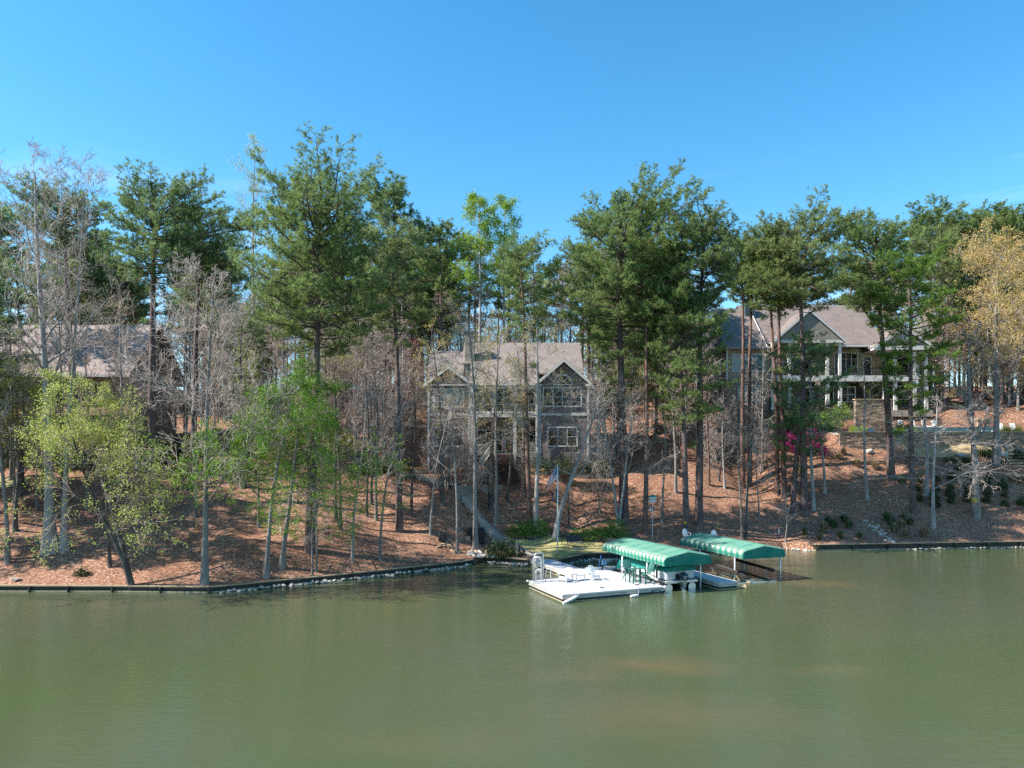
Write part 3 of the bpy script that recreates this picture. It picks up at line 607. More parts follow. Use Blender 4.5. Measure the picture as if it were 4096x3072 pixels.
# centre bay: glazed upper floor over an open porch
A('porch_floor', 'grey_timber', -4.7, 3.0, Y0 - .55, Y0 + 2.35, 9.0, 9.2)
A('beam', 'trim', -4.65, 3.0, Y0 - .5, Y0 + .05, 13.1, 13.62); A('beam', 'trim', -4.65, 3.0, Y0 - .45, Y0 + .05, 16.25, 16.6)
A('floor_slab', 'interior', -4.6, 2.95, Y0 + .05, Y0 + 2.3, 13.1, 13.55)
for x, wd in ((-4.62, .42), (-2.05, .16), (.12, .36), (2.55, .22)):
    A('column', 'trim', x, x + wd, Y0 - .5, Y0 - .5 + min(wd, .3), 9.2, 13.1); A('column', 'trim', x, x + wd, Y0 - .44, Y0 - .44 + min(wd, .26), 13.62, 16.25)
window(hA, oA, -4.15, -2.1, 13.75, 16.15, Y0 - .3, 2, 2, split=.3); window(hA, oA, -1.85, .1, 13.75, 16.15, Y0 - .3, 2, 2, split=.3); window(hA, oA, .55, 2.5, 13.75, 16.15, Y0 - .3, 2, 2, split=.3)
d = window(hA, oA, -3.8, -1.1, 9.5, 11.75, Y0 + 2.28, 3, 1); d.name = 'glass_door'
d = window(hA, oA, -.7, 1.1, 9.3, 11.75, Y0 + 2.28, 2, 1); d.name = 'glass_door'
window(hA, oA, 1.5, 2.7, 9.9, 11.75, Y0 + 2.28, 1, 1)
railing(hA, oA, (-4.2, Y0 - .4, 9.2), (-2.3, Y0 - .4, 9.2), .92); railing(hA, oA, (.55, Y0 - .4, 9.2), (2.55, Y0 - .4, 9.2), .92)
# windows
window(hA, oA, -8.4, -5.3, 14.3, 16.1, Y0, 3, 2, glass='blind_glass'); window(hA, oA, -8.45, -5.35, 10.05, 11.9, Y0, 3, 2)
window(hA, oA, 3.45, 7.45, 14.35, 16.25, Y0, 4, 2); window(hA, oA, 3.95, 7.0, 10.05, 11.95, Y0, 3, 2)
cx, cz, rr = 5.5, 16.72, .92
arc = lambda r: [(cx + r * math.cos(R(a)), cz + r * math.sin(R(a))) for a in range(0, 181, 12)]
aw = MB(); o_, i_ = arc(rr + .14), arc(rr)
for k in range(len(o_) - 1): aw.prism([i_[k], o_[k], o_[k + 1], i_[k + 1]], Y0 - .07, Y0 + .04)
aw.box(cx - rr - .14, cx + rr + .14, Y0 - .08, Y0 + .04, cz - .12, cz)
aw = aw.build('arched_window', 'trim', hA, oA); MB().prism(arc(rr), Y0 - .03, Y0 + .02).build('pane', 'glass', aw, oA)
# roofs
zr, ze = 22.1, 16.75
roof_slab(hA, oA, [(-4.6, Y0 - .75, ze), (2.9, Y0 - .75, ze), (2.9, Y0 + 6.2, zr), (-4.6, Y0 + 6.2, zr)], 'roof_grey'); roof_slab(hA, oA, [(2.905, Y0 + .9, ze + 1.27), (7.9, Y0 + .9, ze + 1.27), (7.9, Y0 + 6.2, zr), (2.905, Y0 + 6.2, zr)], 'roof_grey'); roof_slab(hA, oA, [(-5.6, Y0 + 2.6, ze + 2.58), (-4.605, Y0 + 2.6, ze + 2.58), (-4.605, Y0 + 6.2, zr), (-5.6, Y0 + 6.2, zr)], 'roof_grey')
roof_slab(hA, oA, [(7.9, Y0 + 12.8, ze), (-5.6, Y0 + 12.8, ze), (-5.6, Y0 + 6.25, zr), (7.9, Y0 + 6.25, zr)], 'roof_grey')
for xg in (7.45,):
    MB().add([(xg, Y0 + .1, 16.7), (xg, Y0 + 11, 16.7), (xg, Y0 + 6.2, 21.75), (xg - .2, Y0 + .1, 16.7), (xg - .2, Y0 + 11, 16.7), (xg - .2, Y0 + 6.2, 21.75)], [(0, 1, 2), (5, 4, 3), (0, 2, 5, 3), (1, 4, 5, 2), (0, 3, 4, 1)]).build('gable_wall', 'siding_mauve', hA, oA)
roof_slab(hA, oA, [(-9.6, Y0 + 2.5, 17.0), (-5.5, Y0 + 2.5, 17.0), (-5.5, Y0 + 6.6, 21.2), (-9.6, Y0 + 6.6, 21.2)], 'roof_grey')
roof_slab(hA, oA, [(-5.5, Y0 + 12, 16.9), (-9.6, Y0 + 12, 16.9), (-9.6, Y0 + 6.65, 21.2), (-5.5, Y0 + 6.65, 21.2)], 'roof_grey')
def gable_roof(par, off, xc, half, zp, ze_, y0, y1, mat, trim='trim', t=.16):
    for s in (-1, 1):
        a, b = (xc + s * half, y0), (xc, y0)
        pts = [(a[0], y0, ze_), (b[0], y0, zp), (b[0], y1, zp), (a[0], y1, ze_)]
        if s > 0: pts = [pts[1], pts[0], pts[3], pts[2]]
        roof_slab(par, off, pts, mat, t)
        MB().hexa([(xc, y0 - .05, zp - .42), (xc + s * half, y0 - .05, ze_ - .42), (xc + s * half, y0 - .004, ze_ - .42), (xc, y0 - .004, zp - .42),
                   (xc, y0 - .05, zp - .05), (xc + s * half, y0 - .05, ze_ - .05), (xc + s * half, y0 - .004, ze_ - .05), (xc, y0 - .004, zp - .05)]).build('rake_board', trim, par, off)
gable_roof(hA, oA, 5.6, 3.15, 19.5, 16.75, Y0 - .5, Y0 + 4.2, 'roof_grey')
gable_roof(hA, oA, -6.85, 2.75, 18.75, 16.7, Y0 - .5, Y0 + 4.5, 'roof_grey')
for x0, x1 in ((2.45, 3.2), (8.05, 8.8), (-9.6, -9.0)): A('cornice_return', 'trim', x0, x1, Y0 - .5, Y0 + .1, 16.45, 16.68)
A('fascia', 'trim', -4.2, 2.5, Y0 - .82, Y0 - .7, 16.5, 16.74)
A('eave_board', 'trim', -9.5, -4.2, Y0 - .45, Y0 + .06, 16.52, 16.66)
ch = A('chimney', 'stone', -5.3, -4.25, Y0 + 2.8, Y0 + 4.0, 16, 22.6); pbox(ch, 'chimney_cap', 'dark_trim', -5.4, -4.15, Y0 + 2.7, Y0 + 4.1, 22.6, 22.75, off=oA)
# right side deck
A('side_deck', 'grey_timber', 8.32, 10.2, Y0 + .3, Y0 + 5, 13.1, 13.4)
railing(hA, oA, (8.4, Y0 + .35, 13.4), (10.15, Y0 + .35, 13.4), .95); railing(hA, oA, (10.15, Y0 + .35, 13.4), (10.15, Y0 + 5, 13.4), .95)
for x, y in ((9.35, .4), (10.1, .4), (10.1, 4.8)): A('post', 'trim', x - .09, x + .09, Y0 + y - .09, Y0 + y + .09, 7.2, 13.1 if y < 1 else 13.09)
# front stairs
st = A('stair', 'stain_timber', -2.3, .1, Y0 - .75, Y0 - .56, 7.6, 9.1)
nst = 12
for i in range(nst):
    z = 9.0 - (i + 1) * (9.0 - 6.5) / nst; y = Y0 - .75 - i * .31
    pbox(st, 'step', 'stain_timber', -2.3 - 1.3 * i / nst, .1 + .8 * i / nst, y - .31, y + .02, z - .19 + .02 * (i % 2), z, off=oA)
railing(hA, oA, (-2.35, Y0 - .7, 9.05), (-3.8, Y0 - 3.7, 6.85), .95, step=.2)
A('newel_post', 'trim', -3.92, -3.72, Y0 - 3.9, Y0 - 3.7, 6.2, 7.95); A('newel_post', 'trim', .2, .42, Y0 - .75, Y0 - .53, 7.0, 9.15)
lt = A('lattice', 'trim', .45, 2.9, Y0 - .53, Y0 - .5, 8.86, 8.98); A('lattice_post', 'trim', 1.5, 1.62, Y0 - .56, Y0 - .48, 7.6, 8.86)
for k in range(17):
    x = .45 + k * .15; MB().bar((x, Y0 - .52, 7.75), (min(x + 1.1, 2.95), Y0 - .52, 7.75 + min(1.1, 2.95 - x)), .03, .015).build('slat', 'trim', lt, oA)
    MB().bar((max(x, .45), Y0 - .505, 7.75), (max(x - 1.1, .45), Y0 - .505, 7.75 + min(1.1, x - .45 + .02)), .03, .015).build('slat', 'trim', lt, oA)
A('meter_box', 'blue_box', -9.32, -9.1, Y0 + .8, Y0 + 1.1, 9.6, 10.3)

bw = thing('garden_wall', 'brown rendered garden wall beside the grey-mauve house', 'wall', (-11, 81.5, 8.6))
pbox(bw, 'wall', 'brown_wall', -13.6, -9.3, 81.2, 81.6, 7.6, 12.1, off=bw.location); pbox(bw, 'coping', 'concrete', -13.7, -9.3, 81.1, 81.7, 12.1, 12.22, off=bw.location)

# --- tan shingled house on the right (front wall at y = 100)
Y1 = 100.0; X3 = lambda c: 23.8 + c / 65.25; Z3 = lambda c: 30.55 - c / 65.25
hB = thing('shingle_house', 'large tan shingled house with white porch columns above the stone pool wall', 'house', (40, Y1, 15)); oB = tuple(hB.location)
def B(name, mat, *b): return pbox(hB, name, mat, *b, off=oB)
xl, xw, xr = X3(345), X3(725), X3(2115)
B('wall', 'shingle_tan', xl, xw, Y1, Y1 + 14, Z3(755), Z3(478)); B('stone_base', 'wall_stone_b', xl + .05, xw - .02, Y1 + .05, Y1 + 13.9, 12.5, Z3(755))
B('trim_board', 'trim', xl - .05, xw + .05, Y1 - .05, Y1 + 14.05, Z3(478), Z3(472) + .25)
B('corner_board', 'trim', xl - .04, xl + .16, Y1 - .04, Y1 + .16, Z3(752), Z3(480))
window(hB, oB, X3(400), X3(675), Z3(675), Z3(530), Y1, 4, 1, glass='blind_glass'); window(hB, oB, X3(450), X3(640), Z3(935), Z3(808), Y1, 3, 1, glass='blind_glass')
for yy in (3.0, 6.5, 9.5):   # windows in the sunlit side wall
    fr = B('window', 'trim', xl - .08, xl + .05, Y1 + yy - .65, Y1 + yy + .65, 19.9, 22.0)
    pbox(fr, 'pane', 'blind_glass', xl - .1, xl - .05, Y1 + yy - .5, Y1 + yy + .5, 20.0, 21.9, off=oB)
# main body behind the porches
B('wall', 'shingle_tan', xw, xr - .4, Y1 + 3.2, Y1 + 14, Z3(740), Z3(440)); B('wall', 'interior', xw, xr - .4, Y1 + 3.25, Y1 + 14, 12.5, Z3(740))
B('deck_band', 'trim', xw, xr, Y1 - .6, Y1 + .2, Z3(766), Z3(716)); B('deck_floor', 'grey_timber', xw, xr - .1, Y1 + .2, Y1 + 3.2, Z3(755), Z3(722))
B('porch_ceiling', 'trim', xw, X3(1375), Y1 - .1, Y1 + 3.2, Z3(428), Z3(418)); B('porch_ceiling', 'trim', X3(1640), xr, Y1 - .1, Y1 + 3.2, Z3(492), Z3(480))
for cx_ in (735, 880, 1215, 1325): B('column', 'trim', X3(cx_), X3(cx_) + .38, Y1 - .45, Y1 - .07, Z3(716), Z3(428)); B('column', 'trim', X3(cx_), X3(cx_) + .45, Y1 - .45, Y1, 14.9, Z3(766))
for cx_ in (1720, 1812, 1982, 2085): B('column', 'trim', X3(cx_), X3(cx_) + .38, Y1 - .45, Y1 - .07, Z3(716), Z3(492)); B('column', 'trim', X3(cx_), X3(cx_) + .45, Y1 - .45, Y1, 14.9, Z3(766))
window(hB, oB, X3(1395), X3(1595), Z3(675), Z3(490), Y1 + 3.2, 4, 2, split=.72)
window(hB, oB, X3(920), X3(1180), Z3(700), Z3(500), Y1 + 3.2, 3, 2, split=.75)
window(hB, oB, X3(1660), X3(1720), Z3(700), Z3(520), Y1 + 3.2, 1, 2, split=.8)
window(hB, oB, X3(1850), X3(2060), Z3(705), Z3(520), Y1 + 3.2, 2, 1)
window(hB, oB, X3(1385), X3(1575), Z3(930), Z3(800), Y1 + 3.2, 3, 2); window(hB, oB, X3(830), X3(1190), Z3(950), Z3(800), Y1 + 3.2, 4, 1)
window(hB, oB, X3(1860), X3(2060), Z3(905), Z3(790), Y1 + 3.2, 2, 1)
for a_, b_ in ((895, 1215), (1245, 1325), (1352, 1720), (740, 880), (1842, 1982), (2012, 2085)):
    railing(hB, oB, (X3(a_), Y1 - .3, Z3(716)), (X3(b_), Y1 - .3, Z3(716)), 1.0, 'black_metal', .15, bw=.03, rail=.05)
# roofs
roof_slab(hB, oB, [(xl - .6, Y1 - .6, Z3(470)), (34.4, Y1 - .6, Z3(470)), (34.4, Y1 + 7.2, 30.1), (29.6, Y1 + 7.2, 30.1)], 'roof_brown')
roof_slab(hB, oB, [(xl - .6, Y1 + 14.6, Z3(470)), (xl - .6, Y1 - .6, Z3(470)), (29.6, Y1 + 7.2, 30.1), (29.6, Y1 + 7.25, 30.1)], 'roof_brown')
roof_slab(hB, oB, [(34.4, Y1 + 15, Z3(470)), (xl - .6, Y1 + 14.6, Z3(470)), (29.6, Y1 + 7.25, 30.1), (34.4, Y1 + 7.25, 30.1)], 'roof_brown')
B('rake_board', 'trim', 34.4, 34.5, Y1 + 6.6, Y1 + 7.3, 29.4, 30.15)
MB().bar((34.46, Y1 - .6, Z3(470) + .03), (34.46, Y1 + 7.2, 30.14), .1, .06).build('valley_flashing', 'trim', hB, oB)
roof_slab(hB, oB, [(33.0, Y1 + .6, Z3(430)), (51.0, Y1 + .6, Z3(430)), (51.0, Y1 + 8.2, 30.75), (33.0, Y1 + 8.2, 30.75)], 'roof_brown')
roof_slab(hB, oB, [(51.0, Y1 + 15.8, Z3(430)), (33.0, Y1 + 15.8, Z3(430)), (33.0, Y1 + 8.25, 30.75), (51.0, Y1 + 8.25, 30.75)], 'roof_brown')
MB().add([(50.7, Y1 + 1.2, 23.8), (50.7, Y1 + 15, 23.8), (50.7, Y1 + 8.2, 30.4), (50.4, Y1 + 1.2, 23.8), (50.4, Y1 + 15, 23.8), (50.4, Y1 + 8.2, 30.4)], [(0, 1, 2), (5, 4, 3), (0, 2, 5, 3), (1, 4, 5, 2)]).build('gable_wall', 'shingle_tan', hB, oB)
B('eave_board', 'trim', X3(1365), X3(1655), Y1 + .55, Y1 + 1.2, Z3(452), Z3(434)); B('eave_board', 'trim', xl - .6, xw + .2, Y1 - .62, Y1 - .1, Z3(476), Z3(472))
gable_roof(hB, oB, X3(1058), X3(1058) - X3(735), Z3(128), Z3(408), Y1 - .9, Y1 + 7, 'roof_brown')
MB().prism([(X3(755), Z3(405)), (X3(1360), Z3(405)), (X3(1058), Z3(148))], Y1 - .7, Y1 + .4).build('gable_wall', 'siding_sage', hB, oB)
B('beam', 'trim', X3(735), X3(1380), Y1 - .72, Y1 + .1, Z3(428), Z3(405))
gable_roof(hB, oB, X3(1890), X3(1890) - X3(1615), Z3(285), Z3(462), Y1 - .9, Y1 + 6, 'roof_brown')
gw = MB().prism([(X3(1650), Z3(455)), (X3(2130), Z3(455)), (X3(1890), Z3(305))], Y1 - .7, Y1 + .4).build('gable_wall', 'shingle_tan', hB, oB)
B('dark_band', 'dark_trim', X3(1690), X3(2100), Y1 - .85, Y1 - .7, Z3(455), Z3(435)); B('beam', 'trim', X3(1620), X3(2150), Y1 - .9, Y1 + .1, Z3(492), Z3(456))  # thin dark band along the foot of the right porch gable, above the beam
ov = MB(); oc = (X3(1897), Z3(372)); el = lambda a, b: [(oc[0] + a * math.cos(R(q)), oc[1] + b * math.sin(R(q))) for q in range(0, 360, 20)]
e1, e2 = el(.42, .72), el(.28, .56)
for k in range(18): ov.prism([e2[k], e1[k], e1[(k + 1) % 18], e2[(k + 1) % 18]], Y1 - .8, Y1 - .66)
ov = ov.build('oval_window', 'trim', hB, oB); MB().prism(e2, Y1 - .74, Y1 - .68).build('pane', 'blind_glass', ov, oB)
cB = B('chimney', 'wall_stone_b', X3(2000), X3(2090), Y1 + 6, Y1 + 7.5, 20, 27.0); pbox(cB, 'chimney_cap', 'dark_trim', X3(1990), X3(2100), Y1 + 5.9, Y1 + 7.6, 27, 27.2, off=oB)
cB = B('chimney', 'dark_trim', X3(625), X3(720), Y1 + 5.5, Y1 + 6.8, 27, 30.6)
B('terrace', 'stone', xw + .2, xr, Y1 - 1.6, Y1 + 3.2, 14.0, 14.85)

# --- long-roofed house at the left edge
Y2 = 79.0
hC = thing('lakeside_house', 'house with a long pale taupe roof half hidden by trees on the left', 'house', (-50, Y2, 8.5)); oC = tuple(hC.location)
def C_(name, mat, *b): return pbox(hC, name, mat, *b, off=oC)
C_('wall', 'siding_taupe', -72, -41.4, Y2, Y2 + 12, 7, 17.6)
roof_slab(hC, oC, [(-73, Y2 - .9, 17.6), (-40.5, Y2 - .9, 17.6), (-40.5, Y2 + 6.2, 24.0), (-73, Y2 + 6.2, 24.0)], 'roof_taupe', .2)
roof_slab(hC, oC, [(-40.5, Y2 + 13, 17.6), (-73, Y2 + 13, 17.6), (-73, Y2 + 6.25, 24.0), (-40.5, Y2 + 6.25, 24.0)], 'roof_taupe', .2)
MB().add([(-41.4, Y2, 17.6), (-41.4, Y2 + 12, 17.6), (-41.4, Y2 + 6.2, 23.3), (-41.7, Y2, 17.6), (-41.7, Y2 + 12, 17.6), (-41.7, Y2 + 6.2, 23.3)], [(0, 1, 2), (5, 4, 3), (0, 2, 5, 3), (1, 4, 5, 2)]).build('gable_wall', 'siding_taupe', hC, oC)
C_('fascia', 'trim', -73, -40.5, Y2 - .98, Y2 - .9, 17.32, 17.58)
roof_slab(hC, oC, [(-64, Y2 - 3.6, 13.1), (-39.5, Y2 - 3.6, 13.1), (-39.5, Y2 + .05, 14.3), (-64, Y2 + .05, 14.3)], 'brown_wall', .22, 'porch_roof')
C_('fascia', 'brown_wall', -64, -39.5, Y2 - 3.68, Y2 - 3.6, 12.8, 13.12)
for x in (-63, -57, -51, -45, -40): C_('post', 'trim', x - .12, x + .12, Y2 - 3.4, Y2 - 3.16, 7.0, 12.9)
for x in (-61, -55, -49, -44): window(hC, oC, x - 1, x + 1, 9.4, 11.6, Y2, 2, 2); window(hC, oC, x - .9, x + .9, 15.0, 16.6, Y2, 2, 1)

# ------------------------------------------------------------------ stone pool wall, pool terrace
YW = 89.6
def stone_wall(name, label, x0, x1, y, z0, z1, n_obj, seed, depth=.5, cap=True, sl=(.3, .75)):
    rng = random.Random(seed); t = thing(name, label, 'wall', ((x0 + x1) / 2, y, z0)); off = tuple(t.location)
    pbox(t, 'core', 'mortar', x0 + .04, x1 - .04, y + .05, y + depth, z0, z1 - .02, off=off)
    var = []
    for k in range(6):
        m = MB(); j = lambda: rng.uniform(-.05, .05)
        m.hexa([(-.5 + j() * .6, -.5 + j(), -.5 + j()), (.5 + j() * .6, -.5 + j(), -.5 + j()), (.5, .5, -.5), (-.5, .5, -.5), (-.5 + j() * .6, -.5 + j(), .5 + j()), (.5 + j() * .6, -.5 + j(), .5 + j()), (.5, .5, .5), (-.5, .5, .5)])
        var.append(m.mesh('stone', ['wall_stone_a', 'wall_stone_b', 'wall_stone_c'][k % 3]))
    rest = [MB(), MB(), MB()]; cnt = 0; z = z0; st_ = []
    while z < z1 - .05:
        h = rng.uniform(.12, .24); h = min(h, z1 - z); x = x0
        while x < x1 - .05:
            l = min(rng.uniform(*sl), x1 - x); st_.append((x, z, l, h)); x += l
        z += h
    st_.sort(key=lambda s: -s[2] * s[3])
    for x, z, l, h in st_:
        k = rng.randrange(6); dy = rng.uniform(0, .07)
        if cnt < n_obj:
            o = link('stone', var[k], t, (x + l / 2 - off[0], y + .1 - dy - off[1] + .05, z + h / 2 - off[2])); o.scale = (l - .025, .25, h - .025); cnt += 1
        else: rest[k % 3].box(x + .012, x + l - .012, y + .02 - dy, y + .2, z + .012, z + h - .012)
    for k, m in enumerate(rest):
        if m.v: tag(m.build('stonework', ['wall_stone_a', 'wall_stone_b', 'wall_stone_c'][k], t, off), kind='stuff')
    if cap:
        x = x0 - .1
        while x < x1 + .1:
            l = min(rng.uniform(.9, 1.4), x1 + .1 - x); pbox(t, 'capstone', 'wall_stone_c', x, x + l - .02, y - .12, y + depth + .08, z1, z1 + .1, off=off); x += l
    return t
stone_wall('stone_wall', 'long stacked-stone retaining wall below the pool terrace', 39.8, 75, YW, 9.3, 11.7, 300, 11)
stone_wall('stone_wall', 'tall curved stone wall with a sunlit left edge below the shingled house', 44.8, 49.6, 96.2, 12.0, 16.1, 160, 12, .6)
stone_wall('stone_wall', 'dark stone wall under the porch gable of the shingled house', 36.0, 42.8, 97.6, 12.5, 15.0, 120, 13, .6)
for k, (u, lab) in enumerate(((3915, 'stone pillar beside the pool steps, nearer the banded trunk'), (3948, 'stone pillar beside the pool steps, farther from the banded trunk'))):
    x = (u - 2048) * 93.5 / F
    stone_wall('stone_pillar', lab, x - .25, x + .25, 93.3, 11.6, 13.4, 60, 20 + k, .5, True, (.2, .5))
tag(MB().box(40.2, 75, YW + .62, 95.4, 11.4, 11.74).build('pool_deck', 'stone'), 'pale paved terrace round the pool', kind='structure')
pl = thing('swimming_pool', 'raised swimming pool with dark teal tiled edge behind the stone wall', 'pool', (50, 91.2, 11.8))
pbox(pl, 'pool_wall', 'teal_tile', 46.5, 59.5, 90.6, 90.9, 11.5, 12.35, off=pl.location); pbox(pl, 'pool_water', 'teal_tile', 46.6, 59.4, 90.9, 92.6, 11.5, 12.28, off=pl.location)
pbox(pl, 'coping', 'stone', 46.3, 59.7, 92.6, 93.0, 11.5, 12.4, off=pl.location)
sp = thing('spa_tub', 'small blue tiled spa at the left end of the pool terrace', 'spa', (43.3, 91, 11.8))
pbox(sp, 'tub_wall', 'blue_box', 42.6, 44.6, 90.6, 91.8, 11.5, 12.2, off=sp.location); pbox(sp, 'rim', 'stone', 42.5, 44.7, 90.5, 91.9, 12.2, 12.27, off=sp.location)
ps = thing('pool_steps', 'low stone steps beside the two pool pillars', 'steps', (59.6, 92, 11.7))
for i in range(3): pbox(ps, 'step', 'wall_stone_c', 58.4, 61.2, 92 + i * .35, 92.36 + i * .35, 11.6, 12.0 + i * .18, off=ps.location)
fe = thing('iron_fence', 'thin black iron fence at the right end of the pool terrace', 'fence', (62, 94, 11.8))
railing(fe, fe.location, (60.2, 94.5, 11.7), (66.5, 94.5, 11.7), 1.2, 'black_metal', .14, bw=.025, rail=.04)
for i in range(4): pbox(fe, 'post', 'black_metal', 60.2 + i * 2.1, 60.26 + i * 2.1, 94.47, 94.53, 11.6, 13.0, off=fe.location)

# ------------------------------------------------------------------ paths and steps
pts = [G(u, v) for u, v in ((2020, 2172), (1968, 2112), (1915, 2066), (1878, 2024), (1862, 2002))]
low = [Vector((2.3, 61.9, 0)), Vector((1.4, 63.6, 0)), Vector((.55, 66.0, 0)), Vector((-.2, 67.8, 0))]
ribbon('path', 'concrete', low + pts, 1.15, 0.05, 'pale concrete path curving up the bank from the dock')
sb = pts[-1]; stp = G(1866, 1953)
gs = thing('garden_steps', 'flight of six wide pale steps in the bank path', 'steps', sb)
for i in range(6):
    p = sb.lerp(stp, (i + .5) / 6); z = max(hz(p.x, p.y), sb.z + (stp.z - sb.z) * (i + 1) / 6) + .1
    MB().box(p.x - .78, p.x + .78, p.y - .2, p.y + .28, z - .5, z).build('step', 'concrete', gs, sb)
    MB().box(p.x - .8, p.x + .8, p.y - .27, p.y - .205, z - .5, z - .01).build('riser', 'grey_timber', gs, sb)
lz = stp.z + .22
tag(MB().plate([(stp.x - .95, stp.y - .05), (stp.x + .85, stp.y - .05), (-1.0, 75.0), (-.6, 76.6), (stp.x - .3, 76.4), (stp.x - 2.2, stp.y + 1.5)], lz - .8, lz).build('landing', 'concrete'), 'concrete landing between the bank steps and the porch stairs', kind='structure')
wl = [Vector((stp.x - 1.2, stp.y + .75, 0)), G(1790, 1930), G(1730, 1915), G(1660, 1903), G(1560, 1895)]
ribbon('path', 'concrete', wl, 1.1, 0.05, 'narrow concrete walk crossing left below the house')
ribbon('driveway', 'concrete', [G(1480, 1560), G(1500, 1610), G(1530, 1660), G(1590, 1690)], 3.0, 0.1, 'grey driveway descending the hillside left of the mauve house')
def edging(label, pts, h=.22):
    t = thing('timber_edging', label, 'edging', pts[0])
    for a, b in zip(pts[:-1], pts[1:]):
        MB().bar(a + Vector((0, 0, h * .3)), b + Vector((0, 0, h * .3)), .16, h).build('timber', 'timber', t, pts[0])
edging('low timber edging across the bank right of the porch stairs', [G(2075, 1905), G(2150, 1901), G(2250, 1899), G(2330, 1896), G(2400, 1886), G(2450, 1872)])
edging('dark timber edging along the walk left of the mauve house', [G(1560, 1880), G(1640, 1888), G(1700, 1893), G(1760, 1892)], .4)
ls = thing('log_steps', 'timber log steps at the right edge of the bank', 'steps', G(4085, 1870)); b0 = Vector(ls.location)
for i in range(5):
    MB().tube([(b0.x - 1.0, b0.y + i * .45, b0.z + .12 + i * .33), (b0.x + 2.2, b0.y + i * .45 + .1, b0.z + .14 + i * .33)], .14, 8).build('log', 'timber', ls, b0)
ret = thing('garden_wall', 'low dark block wall behind the dry lawn', 'wall', (5, 69.2, .7)); ro = tuple(ret.location); rng = random.Random(4)
blk = [MB().box(0, .42, 0, .25, 0, .17).mesh('block', m_) for m_ in ('wall_stone_b', 'mortar', 'stain_timber')]
for r_ in range(3):
    for k in range(24):
        x = 1.4 + k * .44 + (r_ % 2) * .2; y = 69.15 - .03 * (x - 5) ** 2 + r_ * .03
        link('block', blk[rng.randrange(3)], ret, (x - ro[0], y - ro[1], hz(x, y) - .12 + r_ * .18 - ro[2]))

# ------------------------------------------------------------------ timber seawalls
def seawall(label, pts, post_step=2.3, top=.62):
    P = [Vector((x, float(shore(x)) if y is None else y, 0)) for x, y in pts]; t = thing('timber_seawall', label, 'seawall', P[0]); o = tuple(P[0])
    for i, (a, b) in enumerate(zip(P[:-1], P[1:])):
        d = (b - a).normalized(); n = Vector((d.y, -d.x, 0)); Lw = (b - a).length; e = d * .03
        MB().bar(a + n * .06 + Vector((0, 0, top)) + e, b + n * .06 + Vector((0, 0, top)) - e, .30, .07).build('cap_board', 'timber', t, o)
        for k in range(3):
            zc = top - .15 - k * .22; MB().bar(a + n * .05 + Vector((0, 0, zc)) + e, b + n * .05 + Vector((0, 0, zc)) - e, .06, .20).build('board', 'wet_timber', t, o)
        MB().bar(a + n * .13 + Vector((0, 0, .06)), b + n * .13 + Vector((0, 0, .06)), .05, .10).build('waler', 'waterline', t, o)
        m = max(1, int(Lw / post_step))
        for k in range(m + 1):
            p = a.lerp(b, k / m) + n * .17; MB().tube([p + Vector((0, 0, -.9)), p + Vector((0, 0, top - .06))], .085, 8).build('post', 'wet_timber', t, o)
    return t
seawall('straight timber seawall at the foot of the left bank', [(-62, None), (-46, None), (-38, None), (-30, None), (-27, None), (-20.3, None)], 2.3, .42)
seawall('slanting timber seawall running back to the rocky cove', [(-20.3, None), (-16, None), (-12, None), (-8, None), (-4.3, None), (-3.4, 61.8)], 2.6, .42)
seawall('short timber seawall under the dark bush beside the dock', [(-2.2, 63.25), (-.4, 62.3), (1.4, 61.35)], 1.4, .5)
seawall('timber seawall around the small cove below the lawn', [(3.9, None), (6.4, None), (9.5, None), (14, None), (19, None)], 2.2, .6)
seawall('timber seawall at the foot of the right bank', [(27.3, 71.6), (29, None), (36, None), (43, None), (50, None), (58, None), (66, None)], 3.2, .6)

# ------------------------------------------------------------------ dock
TH = R(22); DO = Vector((3.2, 46.5, 0))          # dock corner nearest the camera and its direction
def DW(x, y, z=0.0): return DO + Vector((x * math.cos(TH) - y * math.sin(TH), x * math.sin(TH) + y * math.cos(TH), z))
DZ = 0.50
def deck(name, label, x0, x1, y0, y1, along='x', skirts='xXyY', floats=True, bwid=.145):
    t = thing(name, label, 'dock', DW(x0, y0), TH); w_, l_ = x1 - x0, y1 - y0
    n = int((l_ if along == 'x' else w_) / bwid); st = (l_ if along == 'x' else w_) / n
    me = MB().box(0, w_, 0, st - .006, DZ - .035, DZ).mesh('plank', 'deck_board') if along == 'x' else MB().box(0, st - .006, 0, l_, DZ - .035, DZ).mesh('plank', 'deck_board')
    for i in range(n): link('plank', me, t, (0, i * st, 0) if along == 'x' else (i * st, 0, 0))
    for k, (z0, z1, mt, pr) in enumerate(((DZ - .16, DZ - .04, 'deck_edge', .035), (DZ - .30, DZ - .18, 'deck_edge', .02), (.06, DZ - .33, 'float', -.03), (-.12, .055, 'waterline', -.015))):
        if 'y' in skirts: pbox(t, 'fascia_board' if k < 2 else 'float' if k == 2 else 'float_base', mt, -pr, w_ + pr, -pr - .002, -pr + .045, z0, z1)
        if 'Y' in skirts: pbox(t, 'fascia_board' if k < 2 else 'float' if k == 2 else 'float_base', mt, -pr, w_ + pr, l_ + pr - .045, l_ + pr, z0, z1)
        if 'x' in skirts: pbox(t, 'fascia_board' if k < 2 else 'float' if k == 2 else 'float_base', mt, -pr - .002, -pr + .045, -pr + .046, l_ + pr - .046, z0, z1)
        if 'X' in skirts: pbox(t, 'fascia_board' if k < 2 else 'float' if k == 2 else 'float_base', mt, w_ + pr - .045, w_ + pr, -pr + .046, l_ + pr - .046, z0, z1)
    pbox(t, 'frame', 'stain_timber', .06, w_ - .06, .06, l_ - .06, DZ - .2, DZ - .04)
    return t
